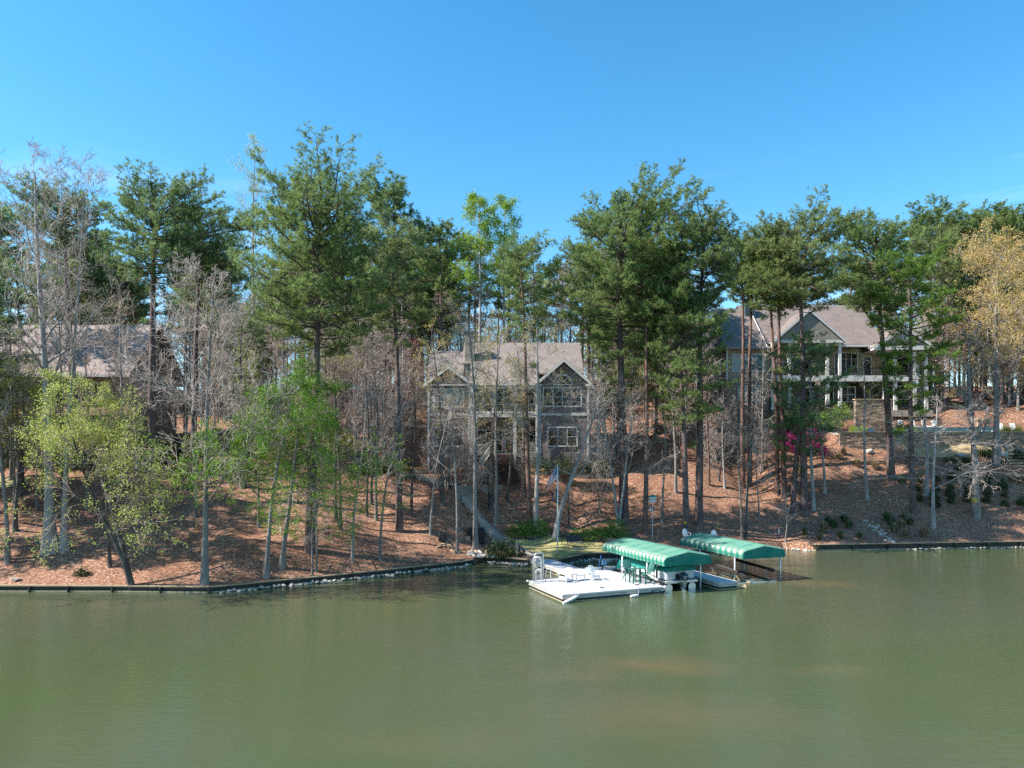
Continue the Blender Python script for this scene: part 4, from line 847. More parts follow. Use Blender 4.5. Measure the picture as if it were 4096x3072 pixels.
dk = deck('swim_dock', 'wide white floating dock platform holding the white chairs', 0, 7.5, 0, 5.4)
deck('connecting_dock', 'white dock section joining the platform to the gangway', 4.0, 7.5, 5.42, 8.9, skirts='xXY')
gw_ = deck('gangway', 'long narrow dock walkway reaching the lawn', 4.0, 5.75, 8.92, 14.7, skirts='xXY')
deck('back_walk', 'narrow dock walk behind the covered boat', 7.52, 13.3, 7.7, 8.9, along='y', skirts='yXY')
fd = deck('finger_dock', 'short floating finger dock between the two green canopies', 11.8, 13.3, -.3, 7.68, along='x', skirts='xXy')

def cleat(x, y, label, rot=0):
    t = thing('dock_cleat', label, 'cleat', DW(x, y, DZ), TH + rot)
    MB().tube([(-.11, 0, .07), (.11, 0, .07)], .018, 6).build('horn', 'metal', t); MB().box(-.03, .03, -.02, .02, 0, .06).build('base', 'metal', t)
cleat(.95, .25, 'small metal cleat near the front corner of the dock'); cleat(6.9, .25, 'small metal cleat above the dock number plate'); cleat(.25, 5.0, 'small metal cleat at the ladder corner of the dock', 1.2)
cleat(12.2, .1, 'small metal cleat on the finger dock')
for (x, y, lab) in ((3.0, .35, 'wooden rod rest standing near the dock front edge'), (5.6, .3, 'wooden rod rest near the hanging fender')):
    t = thing('rod_rest', lab, 'rod rest', DW(x, y, DZ), TH); MB().box(-.02, .02, -.02, .02, 0, .16).build('stem', 'metal', t); MB().box(-.17, .17, -.05, .05, .16, .22).build('rest', 'grey_timber', t)

# bumper caps at the corners
for x, y, lab in ((-.08, 5.42, 'white rubber bumper on the ladder corner of the dock'), (7.55, -.05, 'white rubber bumper on the boat-side corner of the dock')):
    o = tag(MB().lathe([(.05, 0), (.1, .02), (.1, .12), (.06, .14)], 12).build('corner_bumper', 'white'), lab, 'bumper'); o.location = DW(x, y, DZ - .1)

# swim ladder: flipped-up section with four broad treads, two hand rails on the deck
t = thing('swim_ladder', 'tall folded-up aluminium swim ladder with beige treads', 'ladder', DW(.55, 4.75, DZ), TH)
def hoop(y, w, h, n=7):
    p = [(-w / 2, y, 0), (-w / 2, y, h - .12)] + [(-w / 2 + .12 - .12 * math.cos(R(a)), y, h - .12 + .12 * math.sin(R(a))) for a in (30, 60, 90)]
    return p + [(-q[0], q[1], q[2]) for q in reversed(p)]
MB().tube(hoop(.12, .66, 1.95), .03, 8).build('rail', 'alu_tube', t, smooth=True)
MB().tube([(-.48, .05, 0), (-.48, .05, 1.62), (-.40, -.02, 1.72), (-.15, -.25, 1.72), (-.06, -.33, 1.6), (-.06, -.36, 0)], .03, 8).build('rail', 'alu_tube', t, smooth=True)
for i in range(4): MB().hexa([(-.30, .02, .18 + i * .42), (.30, .02, .18 + i * .42), (.30, .1, .18 + i * .42), (-.30, .1, .18 + i * .42), (-.30, .08, .46 + i * .42), (.30, .08, .46 + i * .42), (.30, .14, .46 + i * .42), (-.30, .14, .46 + i * .42)]).build('tread', 'beige_plastic', t)
for x in (-.22, .52): MB().tube([(x - .08, -.02, 0), (x - .08, -.02, .72), (x, -.1, .86), (x + .08, -.2, .88), (x + .16, -.3, .76), (x + .16, -.32, 0)], .028, 8).build('hand_rail', 'alu_tube', t, smooth=True)

# fenders
def fender(label, a, b):
    a, b = Vector(a), Vector(b); o = a.lerp(b, .5); t = thing('fender', label, 'fender', o); d = (b - a)
    MB().tube([a + d * k for k in (0, .03, .1, .2, .8, .9, .97, 1)], [.02, .05, .09, .10, .10, .09, .05, .02], 12).build('body', 'white', t, o, True)
    MB().tube([b, b + Vector((.03, .1, .2)), b + Vector((.05, .2, .28))], .012, 5).build('rope', 'vinyl', t, o)
c0 = DW(-.05, -.12); fender('white fender slanting over the front dock corner', c0 + Vector((-.05, -.15, -.02)), DW(1.0, -.13, .36))
fender('white fender floating beside the dock front', DW(4.75, -.25, .06), DW(5.4, -.2, .10))
# number plate
npl = thing('number_plate', 'small dark plate with pale dock number on the dock front', 'plate', DW(6.85, -.05, .22), TH)
MB().box(-.28, .28, -.02, -.005, -.075, .075).build('plate', 'black_plastic', npl)
def text(par, body, size, loc, rot, mat='lettering', name='lettering'):
    cu = bpy.data.curves.new(name, 'FONT'); cu.body = body; cu.size = size; cu.align_x = 'CENTER'; cu.align_y = 'CENTER'; cu.extrude = .002; cu.materials.append(M[mat])
    o = bpy.data.objects.new(name, cu); COL.objects.link(o); bpy.context.view_layer.update()
    me = bpy.data.meshes.new_from_object(o.evaluated_get(bpy.context.evaluated_depsgraph_get())); bpy.data.objects.remove(o)
    if not me.materials: me.materials.append(M[mat])
    o = link(name, me, par, loc); o.rotation_euler = rot; return o
text(npl, 'C182578', .125, (0, -.026, 0), (R(90), 0, 0))

# ------------------------------------------------------------------ garden and dock furniture
def adirondack(label, loc, rot, mat, group=None, seat=.36, back=.95, slats=5):
    """plank armchair: sloped seat, fan back, broad arms"""
    t = thing('adirondack_chair', label, 'chair', loc, rot, group); hs = seat
    for i in range(slats):      # fan-shaped back, front of chair faces -y
        a = (i - (slats - 1) / 2) / ((slats - 1) / 2); xb, xt = a * .19, a * .27; h = back - .13 * a * a
        MB().hexa([(xb - .045, .18, hs - .08), (xb + .045, .18, hs - .08), (xb + .045, .205, hs - .08), (xb - .045, .205, hs - .08), (xt - .05, .46, h), (xt + .05, .46, h), (xt + .05, .485, h), (xt - .05, .485, h)]).build('back_slat', mat, t)
    for i in range(5): MB().hexa([(-.26, -.30 + i * .105, hs - i * .022), (.26, -.30 + i * .105, hs - i * .022), (.26, -.21 + i * .105, hs - .02 - i * .022), (-.26, -.21 + i * .105, hs - .02 - i * .022)] + [(-.26, -.30 + i * .105, hs + .025 - i * .022), (.26, -.30 + i * .105, hs + .025 - i * .022), (.26, -.21 + i * .105, hs + .005 - i * .022), (-.26, -.21 + i * .105, hs + .005 - i * .022)]).build('seat_slat', mat, t)
    MB().box(-.26, .26, -.34, -.31, hs - .16, hs + .02).build('apron', mat, t)
    for s in (-1, 1):
        MB().box(s * .31 - .02, s * .31 + .02, -.34, -.23, 0, hs + .2).build('front_leg', mat, t)
        MB().hexa([(s * .275 - .015, -.34, hs - .13), (s * .275 + .015, -.34, hs - .13), (s * .275 + .015, .62, 0), (s * .275 - .015, .62, 0), (s * .275 - .015, -.34, hs), (s * .275 + .015, -.34, hs), (s * .275 + .015, .66, .09), (s * .275 - .015, .66, .09)]).build('rear_leg', mat, t)
        MB().box(s * .34 - .075, s * .34 + .075, -.42, .36, hs + .2, hs + .225).build('arm', mat, t)
    MB().box(-.33, .33, .30, .33, hs + .16, hs + .2).build('back_rail', mat, t)
    return t
adirondack('white plank armchair on the dock beside the swim ladder', DW(2.15, 4.05, DZ), TH + R(-62), 'white')
adirondack('white plank armchair on the dock on the gangway side', DW(4.35, 4.0, DZ), TH + R(2), 'white')
t = thing('side_table', 'small white slatted table between the white dock chairs', 'table', DW(3.25, 4.2, DZ), TH + R(10))
for i in range(5): MB().box(-.42 + i * .17, -.42 + i * .17 + .155, -.3, .3, .42, .45).build('top_slat', 'white', t)
for x in (-.36, .36):
    for y in (-.24, .24): MB().box(x - .03, x + .03, y - .03, y + .03, 0, .42).build('leg', 'white', t)
MB().box(-.4, .4, -.27, -.24, .34, .42).build('apron', 'white', t)
# tall green pair with a shared table
def tall_chair(label, loc, rot):
    t = adirondack(label, loc, rot, 'green_paint', None, .78, 1.42, 6); t.name = 'tall_chair'; return t
tall_chair('tall green plank armchair facing the dock front beside the boat', DW(6.35, 2.6, DZ), TH + R(-15))
tall_chair('tall green plank armchair turned sideways nearest the outboard motor', DW(7.0, 1.35, DZ), TH + R(-88))
t = thing('bistro_table', 'tall green table between the two tall green chairs', 'table', DW(6.3, 1.75, DZ), TH)
for i in range(5): MB().box(-.3 + i * .125, -.3 + i * .125 + .115, -.3, .3, .98, 1.01).build('top_slat', 'green_paint', t)
for x in (-.25, .25):
    for y in (-.25, .25): MB().box(x - .035, x + .035, y - .035, y + .035, 0, .98).build('leg', 'green_paint', t)

# ------------------------------------------------------------------ boat lift canopies
def canopy(label, loc, rot, W_, L_, zb, bays, poles, sag=0.0, seed=1):
    """fabric boat canopy: low ridge, rounded shoulders, scalloped hem; local x across, y towards the shore"""
    t = thing('boat_canopy', label, 'canopy', loc, rot); rng = np.random.default_rng(seed)
    sec = [(0, 0), (-.03, .2), (-.03, .40), (.02, .52), (.10, .60), (.22, .66)]; rg = .96
    half = [(x, z) for x, z in sec] + [(.22 + (W_ / 2 - .22) * k / 8, .66 + (rg - .66) * k / 8) for k in range(1, 9)]
    cs = half + [(W_ - x, z) for x, z in reversed(half[:-1])]; cs = np.array(cs); nb = bays * 10
    ys = np.linspace(0, L_, nb + 1); V = []; T = []; m = len(cs)
    arc = np.concatenate([[0], np.cumsum(np.linalg.norm(np.diff(cs, axis=0), axis=1))]); tot = arc[-1]
    sagb = rng.uniform(.4, 1.2, bays + 1)
    for j, y in enumerate(ys):
        ph = (j % 10) / 10; bow = abs(math.cos(math.pi * ph)) ** 1.5; b = min(j // 10, bays - 1)
        for i, (x, z) in enumerate(cs):
            s = min(arc[i], tot - arc[i]); dz = 0; dx = 0
            if .25 < s: dz = -(.035 + sag * sagb[b]) * (1 - bow) * min(1, (s - .25) * 2)
            if s < .7: dx = (.03 * (1 - bow)) * (1 if x < W_ / 2 else -1)
            if i in (0, m - 1): dz = -.05 * abs(math.sin(math.pi * j / 4)) + .02
            e = min(y, L_ - y); f = max(0, .12 - e) * .8 if s > .5 else 0
            V.append((x + dx, y, zb + z + dz - f))
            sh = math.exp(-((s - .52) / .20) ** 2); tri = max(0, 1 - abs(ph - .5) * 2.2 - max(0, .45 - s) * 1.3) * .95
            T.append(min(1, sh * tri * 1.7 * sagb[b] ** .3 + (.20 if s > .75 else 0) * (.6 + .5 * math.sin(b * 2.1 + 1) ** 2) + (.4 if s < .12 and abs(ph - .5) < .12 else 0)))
    V = np.array(V); n = len(ys); ix = np.arange(n * m).reshape(n, m)
    q = np.stack([ix[:-1, :-1], ix[1:, :-1], ix[1:, 1:], ix[:-1, 1:]], -1).reshape(-1, 4)
    link('cover', npmesh('cover', V, q, ['canopy'], T, smooth=True), t)
    for y, nm in ((-.004, 'end_flap'), (L_ + .004, 'end_flap')):
        m_ = MB(); K = 36; topz = lambda x: float(np.interp(x, cs[:, 0][2:-2], cs[:, 1][2:-2])) if True else 0
        xx = np.linspace(-.025, W_ + .025, K + 1)
        for k in range(K):
            a, b = xx[k], xx[k + 1]; za, zb_ = topz(a) - .02, topz(b) - .02; h = -.05 * abs(math.sin(math.pi * k / 3)); h2 = -.05 * abs(math.sin(math.pi * (k + 1) / 3))
            dy = .02 * math.sin(k * 1.7); dy2 = .02 * math.sin((k + 1) * 1.7); s_ = -1 if y < 0 else 1
            m_.add([(a, y + s_ * (.03 + dy), zb + h), (b, y + s_ * (.03 + dy2), zb + h2), (b, y + s_ * .02, zb + zb_ * .5), (a, y + s_ * .02, zb + za * .5), (b, y, zb + zb_ - .08), (a, y, zb + za - .08)], [(0, 1, 2, 3), (3, 2, 4, 5)])
        link(nm, m_.mesh(nm, 'canopy', smooth=True), t)
    bars = MB()
    for x in (.12, W_ - .12): bars.bar((x, .1, zb + .58), (x, L_ - .1, zb + .58), .05)
    bars.bar((W_ / 2, .1, zb + rg - .1), (W_ / 2, L_ - .1, zb + rg - .1), .05); bars.build('frame', 'metal', t)
    for b in range(0, bays + 1, 2):
        y = L_ * b / bays; y = min(max(y, .1), L_ - .1)
        MB().tube([(.1, y, zb + .05), (.1, y, zb + .5), (.25, y, zb + .60), (W_ / 2, y, zb + rg - .07), (W_ - .25, y, zb + .60), (W_ - .1, y, zb + .5), (W_ - .1, y, zb + .05)], .018, 5).build('bow', 'metal', t)
    for (x, y, z0) in poles: MB().tube([(x, y, z0), (x, y, zb + .6)], .055, 10).build('pole', 'alu_tube', t, smooth=True)
    return t
canopy('larger green boat canopy beside the white dock', DW(7.5, -.1), TH, 3.75, 8.4, 1.84, 18, [(.12, 2.35, -.8), (.12, 5.7, -.8), (3.6, 1.0, -.8), (3.6, 5.7, -.8)])
C2 = R(19); c2o = Vector((16.75, 53.4, 0))
canopy('smaller faded green boat canopy over the empty lift', c2o, C2, 3.65, 8.4, 1.72, 12, [(.14, 1.2, -.8), (3.45, .25, -.8), (3.45, 4.6, -.8), (.14, 5.7, -.8)], .02, 5)
# empty lift: bunks, braces, frame
t = thing('boat_lift', 'empty boat lift cradle with dark carpeted bunks', 'boat lift', c2o, C2)
def LB(name, mat, a, b, w_, h_=None): MB().bar(a, b, w_, h_).build(name, mat, t)
LB('bunk', 'carpet', (2.55, -.15, .78), (2.55, 4.6, .92), .16, .2); LB('bunk', 'carpet', (-.35, .1, .72), (-.35, 4.3, .9), .16, .2)
LB('bunk_cap', 'metal', (-.35, .3, .85), (-.35, 2.6, .95), .1, .03)
for y in (.6, 3.6):
    LB('brace', 'timber', (2.5, y, .75), (2.25, y - .2, .05), .1); LB('brace', 'timber', (-.3, y, .7), (-.05, y - .2, .05), .1); LB('cross_beam', 'metal', (-.5, y, .02), (2.7, y, .02), .12)
LB('lower_beam', 'wet_timber', (2.0, -.3, .12), (2.0, 4.4, .25), .16, .14); LB('lower_beam', 'timber', (.35, -.4, .06), (.35, 4.2, .1), .18, .08); LB('lower_beam', 'wet_timber', (1.1, .8, .16), (1.1, 4.0, .22), .5, .06)
LB('cradle_frame', 'metal', (-.55, -.15, .0), (2.75, -.15, .0), .12, .1)
for k, (a, b) in enumerate((((13.6, -.35, .03), (14.0, -.15, .09)), ((13.9, -.45, .02), (14.15, .0, .16)))):
    tag(MB().bar(DW(*a), DW(*b), .12, .04).build('broken_board', 'tan_boulder'), ('flat', 'upright')[k] + ' broken board end poking from the water by the empty lift', 'board')
bx = thing('lift_control_box', 'grey lift motor box with a round blue sticker on the finger dock', 'box', DW(11.95, 3.6, DZ), TH)
MB().hexa([(-.22, -.2, .2), (.22, -.2, .2), (.22, .2, .2), (-.22, .2, .2), (-.17, -.12, 1.15), (.2, -.12, 1.15), (.2, .2, 1.15), (-.17, .2, 1.15)]).build('housing', 'vinyl', bx)
for x in (-.15, .15): MB().box(x - .03, x + .03, -.1, .1, 0, .2).build('leg', 'metal', bx)
st_ = MB().lathe([(.09, 0), (.09, .012)], 16).build('sticker', 'blue_paint', bx); st_.location = (-.02, -.175, .88); st_.rotation_euler = (R(85), 0, 0)
bb = thing('control_box', 'small tilted blue control box on the canopy pole', 'box', DW(7.1, 7.4, 1.05), TH + R(20))
MB().box(-.22, .22, -.06, .06, -.2, .2).build('housing', 'blue_box', bb); bb.rotation_euler = (0, R(15), TH + R(10))
MB().tube([(-.2, 0, .1), (-.4, .05, .5), (-.45, .05, -.1), (-.2, .1, -.6)], .02, 6).build('hose', 'blue_paint', bb)
MB().box(-.04, .04, .07, .13, -.6, .2).build('bracket', 'black_metal', bb)

# ------------------------------------------------------------------ pontoon boat
bt = thing('pontoon_boat', 'white pontoon boat under a teal cover beneath the larger canopy', 'boat', DW(9.35, .75), TH)
for x in (-.95, .95):
    tb = MB(); tb.tube([(x, 0, .16), (x, .04, .16), (x, 5.6, .16), (x, 6.2, .22), (x, 6.6, .36)], [.30, .32, .32, .22, .04], 18); tb.build('pontoon', 'metal', bt, smooth=False)
MB().box(-1.27, 1.27, -.15, 6.3, .58, .68).build('deck', 'vinyl', bt); MB().box(-1.29, 1.29, -.17, 6.32, .52, .62).build('deck_trim', 'metal', bt)
for s in (-1, 1):
    MB().box(s * 1.2 - .025, s * 1.2 + .025, 1.2, 6.1, .70, 1.28).build('side_panel', 'vinyl', bt)
    MB().bar((s * 1.2, .1, 1.33), (s * 1.2, 6.1, 1.33), .05).build('side_rail', 'metal', bt)
    for y in (.9, 2.4, 3.9, 5.4): MB().bar((s * 1.23, y, .68), (s * 1.23, y, 1.33), .04).build('stanchion', 'metal', bt)
    MB().box(s * 1.235 - .01, s * 1.235 + .01, 1.2, 6.0, .80, .84).build('side_stripe', 'dark_trim', bt)
    # rounded stern corner seats
    xs_ = [(s * 1.22, .95), (s * 1.22, .25), (s * 1.17, .10), (s * 1.05, .02), (s * .9, 0), (s * .42, 0), (s * .42, .95)]
    if s < 0: xs_ = xs_[::-1]
    MB().plate(xs_, .68, .76).build('stern_plinth', 'dark_trim', bt); MB().plate(xs_, .765, 1.42).build('stern_seat', 'vinyl', bt)
MB().box(-.42, .42, .25, .9, .70, 1.05).build('transom_gap', 'black_plastic', bt); MB().box(-.42, .42, .2, .9, 1.06, 1.36).build('stern_gate', 'vinyl', bt)
MB().tube([(-1.22, 1.3, 1.3), (-1.22, .8, 1.75), (-1.22, .3, 1.8)], .03, 8).build('rail_arm', 'alu_tube', bt, smooth=True)
MB().box(-1.3, -1.0, .6, 2.6, 1.72, 1.82).build('folded_top', 'vinyl', bt)
rng = random.Random(3)
def cover(name, x0, x1, y0, y1, z0, z1, n=14, rise=.1):
    m = MB(); ny = n
    for i in range(ny):
        a = y0 + (y1 - y0) * i / ny; b = y0 + (y1 - y0) * (i + 1) / ny; h = z1 + rise * math.sin(math.pi * i / ny); h2 = z1 + rise * math.sin(math.pi * (i + 1) / ny)
        w1, w2 = .03 * math.sin(i * 2.3), .03 * math.sin(i * 2.3 + 2.3)
        pr = lambda y, hh, w: [(x0 - .05 + w, y, z0), (x0 - .02, y, z0 + (hh - z0) * .6), (x0 + .08, y, hh - .02), ((x0 + x1) / 2, y, hh + .08), (x1 - .08, y, hh - .02), (x1 + .02, y, z0 + (hh - z0) * .6), (x1 + .05 - w, y, z0)]
        A_, B_ = pr(a, h, w1), pr(b, h2, w2); m.add(A_ + B_, [(k, k + 1, k + 8, k + 7) for k in range(6)])
        if i == 0: m.add(A_, [tuple(range(6, -1, -1))])
        if i == ny - 1: m.add(B_, [tuple(range(7))])
    return m.build(name, 'teal_cover', bt, smooth=True)
cover('stern_cover', -1.24, 1.24, -.03, 1.3, 1.30, 1.56, 8, .02); cover('boat_cover', -1.24, 1.24, 1.3, 6.0, 1.12, 1.62, 18, .14)
m = MB(); bow = [(-1.28, 5.9), (1.28, 5.9), (1.1, 6.6), (-1.1, 6.6)]
m.hexa([(-1.35, 5.95, .62), (1.35, 5.95, .62), (1.2, 6.85, .6), (-1.2, 6.85, .6), (-1.2, 5.95, 1.5), (1.2, 5.95, 1.5), (.9, 6.25, 1.35), (-.9, 6.25, 1.35)]).build('bow_cover', 'teal_cover', bt)
# outboard
om = MB(); om.hexa([(-.2, -.62, .75), (.2, -.62, .75), (.2, -.12, .75), (-.2, -.12, .75), (-.24, -.68, 1.0), (.24, -.68, 1.0), (.24, -.1, 1.0), (-.24, -.1, 1.0)]); om.hexa([(-.24, -.68, 1.0), (.24, -.68, 1.0), (.24, -.1, 1.0), (-.24, -.1, 1.0), (-.15, -.55, 1.22), (.15, -.55, 1.22), (.15, -.16, 1.24), (-.15, -.16, 1.24)])
om = om.build('outboard_cowling', 'engine', bt); bv = om.modifiers.new('bevel', 'BEVEL'); bv.width = .05; bv.segments = 3
lg = MB(); lg.hexa([(-.11, -.42, .1), (.11, -.42, .1), (.11, -.1, .1), (-.11, -.1, .1), (-.18, -.52, .75), (.18, -.52, .75), (.18, -.1, .75), (-.18, -.1, .75)]); lg.box(-.06, .06, -.4, -.12, -.5, .1); lg.box(-.14, .14, -.5, -.1, .0, .03)
lg.build('outboard_leg', 'metal', bt); MB().box(-.25, .25, -.14, .05, .35, .62).build('motor_bracket', 'black_metal', bt)
text(om, 'YAMAHA', .085, (-.09, -.695, 1.03), (R(86), 0, 0)); text(om, '60', .10, (.14, -.695, 1.03), (R(86), 0, 0)); MB().box(-.17, -.05, -.70, -.69, .88, .95).build('badge', 'lettering', om)
MB().tube([(-.1, .05, .9), (-.3, -.1, .6), (-.35, 0, .45)], .025, 6).build('cable', 'black_plastic', bt)

# ------------------------------------------------------------------ flagpole and flags
fp = G(2230, 2213); ft = thing('flagpole', 'tall white flagpole standing on the dry lawn', 'flagpole', fp)
MB().tube([(0, 0, -.1), (0, 0, 3.5), (0, 0, 7.55)], [.055, .05, .035], 10).build('pole', 'white', ft, smooth=True)
MB().lathe([(.01, 7.53), (.06, 7.57), (.075, 7.62), (.06, 7.67), (.01, 7.71)], 12).build('finial', 'flag_tan', ft, smooth=True)
MB().tube([(.06, -.02, 1.2), (.065, -.02, 7.5)], .008, 4).build('halyard', 'white', ft); MB().box(.03, .09, -.05, .03, 1.15, 1.3).build('cleat', 'metal', ft)
def flag_pt(s, t_, hoist, fx, fz, fold):
    x = -.05 - fx * s ** .8; z = 7.42 - hoist * t_ * (1 - .25 * s) - fz * s ** 1.25
    y = fold * math.sin(t_ * 9 + s * 3.5) * (.25 + s) + .05 * math.sin(s * 7)
    x += .10 * s * math.cos(t_ * 9 + s * 2)
    return Vector((x, y, z))
fl = thing('national_flag', 'red white and blue striped flag hanging from the flagpole', 'flag', fp)
NS = 16; hst = 1.15
def fstrip(name, mat, t0, t1, s0, s1, par, dy=0.0, nt_=2):
    m = MB(); n = max(2, int(NS * (s1 - s0)))
    for i in range(n):
        for j in range(nt_):
            q = [flag_pt(s0 + (s1 - s0) * a / n, t0 + (t1 - t0) * b / nt_, hst, .78, 1.2, .05) + Vector((0, dy, 0)) for a, b in ((i, j), (i + 1, j), (i + 1, j + 1), (i, j + 1))]
            m.add(q, [(0, 1, 2, 3)])
    return m.build(name, mat, par, smooth=True)
for k in range(13): fstrip('stripe', 'flag_red' if k % 2 == 0 else 'flag_white', k / 13, (k + 1) / 13, .34 if k < 7 else 0, 1, fl)
cn = fstrip('canton', 'flag_blue', 0, 7 / 13, 0, .34, fl, 0, 8)
sm_ = MB()
for r_ in range(7):
    for c_ in range(5):
        s, tt = .03 + .06 * c_ + (.03 if r_ % 2 else 0), .035 + r_ * .072; p = flag_pt(s, tt, hst, .78, 1.2, .05)
        for dy in (-.012, .012): sm_.add([p + Vector((dx, dy, dz)) for dx, dz in ((-.022, 0), (0, -.022), (.022, 0), (0, .022))], [(0, 1, 2, 3)])
sm_.build('stars', 'flag_white', cn)
f2 = thing('second_flag', 'limp navy and tan flag hanging below the striped flag', 'flag', fp)
def f2strip(name, mat, s0, s1):
    m = MB()
    for i in range(4):
        for j in range(6):
            q = []
            for a, b in ((i, j), (i + 1, j), (i + 1, j + 1), (i, j + 1)):
                s = s0 + (s1 - s0) * a / 4; tt = b / 6; q.append(Vector((-.05 - .32 * s + .05 * math.sin(tt * 8) * s, .07 * math.sin(tt * 9 + s * 4), 5.75 - .55 * tt * (1 - .6 * s) - .95 * s)))
            m.add(q, [(0, 1, 2, 3)])
    m.build(name, mat, f2, smooth=True)
f2strip('hoist_band', 'flag_blue', 0, .3); f2strip('field', 'flag_tan', .3, .85); f2strip('fly_edge', 'flag_blue', .85, 1)

# ------------------------------------------------------------------ swing, birdhouse, stakes and other bank things
sw0 = G(2300, 2187); sw = thing('swing_bench', 'dark metal swing bench with A-frame on the lawn edge', 'swing', sw0, R(22))
for x in (-.95, .95):
    MB().tube([(x * 1.08, -.75, 0), (x, -.03, 1.75), (x, .03, 1.75), (x * 1.08, .75, 0)], .028, 6).build('side_frame', 'black_metal', sw)
    MB().tube([(x * 1.05, -.43, .8), (x * 1.05, .43, .8)], .02, 6).build('side_brace', 'black_metal', sw)
    for y in (-.22, .25): MB().tube([(x * .78, y, .55), (x * .85, 0, 1.72)], .008, 4).build('chain', 'black_metal', sw)
MB().tube([(-.98, 0, 1.78), (0, 0, 1.82), (.98, 0, 1.78)], .03, 6).build('top_bar', 'black_metal', sw)
MB().slab([(-.72, -.28, .47), (.72, -.28, .47), (.72, .22, .42), (-.72, .22, .42)], .06).build('seat', 'grey_timber', sw)
for i in range(3): MB().hexa([(-.72 + i * .485, .2, .45), (-.25 + i * .485, .2, .45), (-.25 + i * .485, .25, .45), (-.72 + i * .485, .25, .45), (-.72 + i * .485, .36, 1.0), (-.25 + i * .485, .36, 1.0), (-.25 + i * .485, .41, 1.0), (-.72 + i * .485, .41, 1.0)]).build('back_panel', 'black_metal', sw)
for x in (-.74, .74): MB().bar((x, -.3, .68), (x, .28, .7), .05).build('armrest', 'black_metal', sw)
pv = sw0 + Vector((.15, -1.0, 0)); tag(MB().plate([(pv.x - .5, pv.y - .3), (pv.x + .5, pv.y - .2), (pv.x + .45, pv.y + .3), (pv.x - .4, pv.y + .25)], pv.z - .05, pv.z + .05).build('paving_stone', 'concrete'), 'flat paving stone in front of the swing bench', 'paving stone')
b0 = G(2610, 2157); bh = thing('birdhouse', 'two-storey white birdhouse with green roof on a thin pole', 'birdhouse', b0)
MB().tube([(0, 0, -.1), (0, 0, 3.55)], .03, 8).build('pole', 'vinyl', bh)
for i in range(2):
    z = 3.55 + i * .24
    MB().box(-.3, .3, -.26, .26, z + .025, z + .235).build('storey', 'white', bh); MB().box(-.4, .4, -.36, .36, z, z + .022).build('balcony', 'green_paint' if i else 'white', bh)
    for x in (-.14, .14): h_ = MB().lathe([(.035, 0), (.035, .01)], 12).build('entrance_hole', 'black_plastic', bh); h_.location = (x, -.262, z + .13); h_.rotation_euler = (R(90), 0, 0)
MB().add([(-.4, -.36, 4.03), (.4, -.36, 4.03), (.4, .36, 4.03), (-.4, .36, 4.03), (0, 0, 4.25)], [(3, 2, 1, 0), (0, 1, 4), (1, 2, 4), (2, 3, 4), (3, 0, 4)]).build('roof', 'teal_cover', bh); MB().tube([(0, 0, 4.2), (0, 0, 4.34)], .012, 5).build('finial', 'teal_cover', bh)
gd = thing('gourd_birdhouse', 'white gourd hanging beside the birdhouse pole', 'gourd', b0 + Vector((-.2, 0, 2.65)))
MB().lathe([(.01, 0), (.09, .02), (.125, .1), (.10, .19), (.045, .27), (.03, .38), (.012, .44)], 12).build('gourd', 'white', gd, smooth=True); MB().tube([(0, 0, .43), (.19, 0, .5)], .008, 4).build('hanger', 'black_metal', gd)
def stake(name, label, u, v, h, mat, r=.03):
    o = MB().tube([(0, 0, -.1), (0, 0, h * .5), (0, 0, h)], [r, r, r * .9], 6).build(name, mat); tag(o, label, name.replace('_', ' ')); o.location = G(u, v)
stake('marker_stake', 'thin yellow stake right of the smaller canopy', 2872, 2118, 1.05, 'yellow'); stake('marker_stake', 'thin yellow stake left of the lichen-blue trunk on the left bank', 785, 2134, 1.2, 'yellow')
stake('vent_pipe', 'short white pipe on the left bank below the bright green tree', 1122, 2136, .5, 'white', .05); stake('vent_pipe', 'short white pipe at the mouth of the gully', 3116, 2134, .45, 'white', .05)
g = G(1905, 2158); tb_ = thing('storage_bin', 'large black covered box beside the path behind the grey trunk', 'box', g, R(8))
MB().hexa([(-.75, -.45, -.3), (.75, -.45, -.3), (.75, .45, -.3), (-.75, .45, -.3), (-.7, -.42, 1.0), (.7, -.42, .95), (.7, .42, .95), (-.7, .42, 1.0)]).build('bin', 'black_plastic', tb_); MB().hexa([(-.78, -.48, 1.0), (.78, -.48, .95), (.78, .48, .95), (-.78, .48, 1.0), (-.7, -.4, 1.1), (.7, -.4, 1.05), (.7, .4, 1.05), (-.7, .4, 1.1)]).build('lid', 'black_plastic', tb_)
g = G(1872, 2160); tag(MB().box(g.x - .22, g.x + .2, g.y - .15, g.y + .15, g.z - .1, g.z + .28).build('masonry_block', 'wall_stone_c'), 'tan masonry block beside the black box', 'block')
g = G(1770, 2165); dp = thing('drain_pipe', 'black drain pipe mouth opening into the rocky gully', 'pipe', g)
MB().tube([(0, -.35, .12), (0, .8, .2)], .30, 14).build('pipe', 'black_plastic', dp); MB().tube([(0, -.37, .12), (0, -.30, .12)], .35, 14).build('rim', 'black_plastic', dp)
for u, v, lab in ((1928, 2190, 'black garden spotlight left of the dark bush'), (1872, 2064, 'small black path light halfway up the path'), (1853, 2027, 'small black path light just below the bank steps')):
    g = G(u, v); t = thing('path_light', lab, 'lamp', g); MB().tube([(0, 0, -.1), (0, 0, .22)], .025, 6).build('stem', 'black_metal', t); MB().lathe([(.05, .2), (.12, .22), (.10, .3), (.03, .34)], 10).build('head', 'black_metal', t)
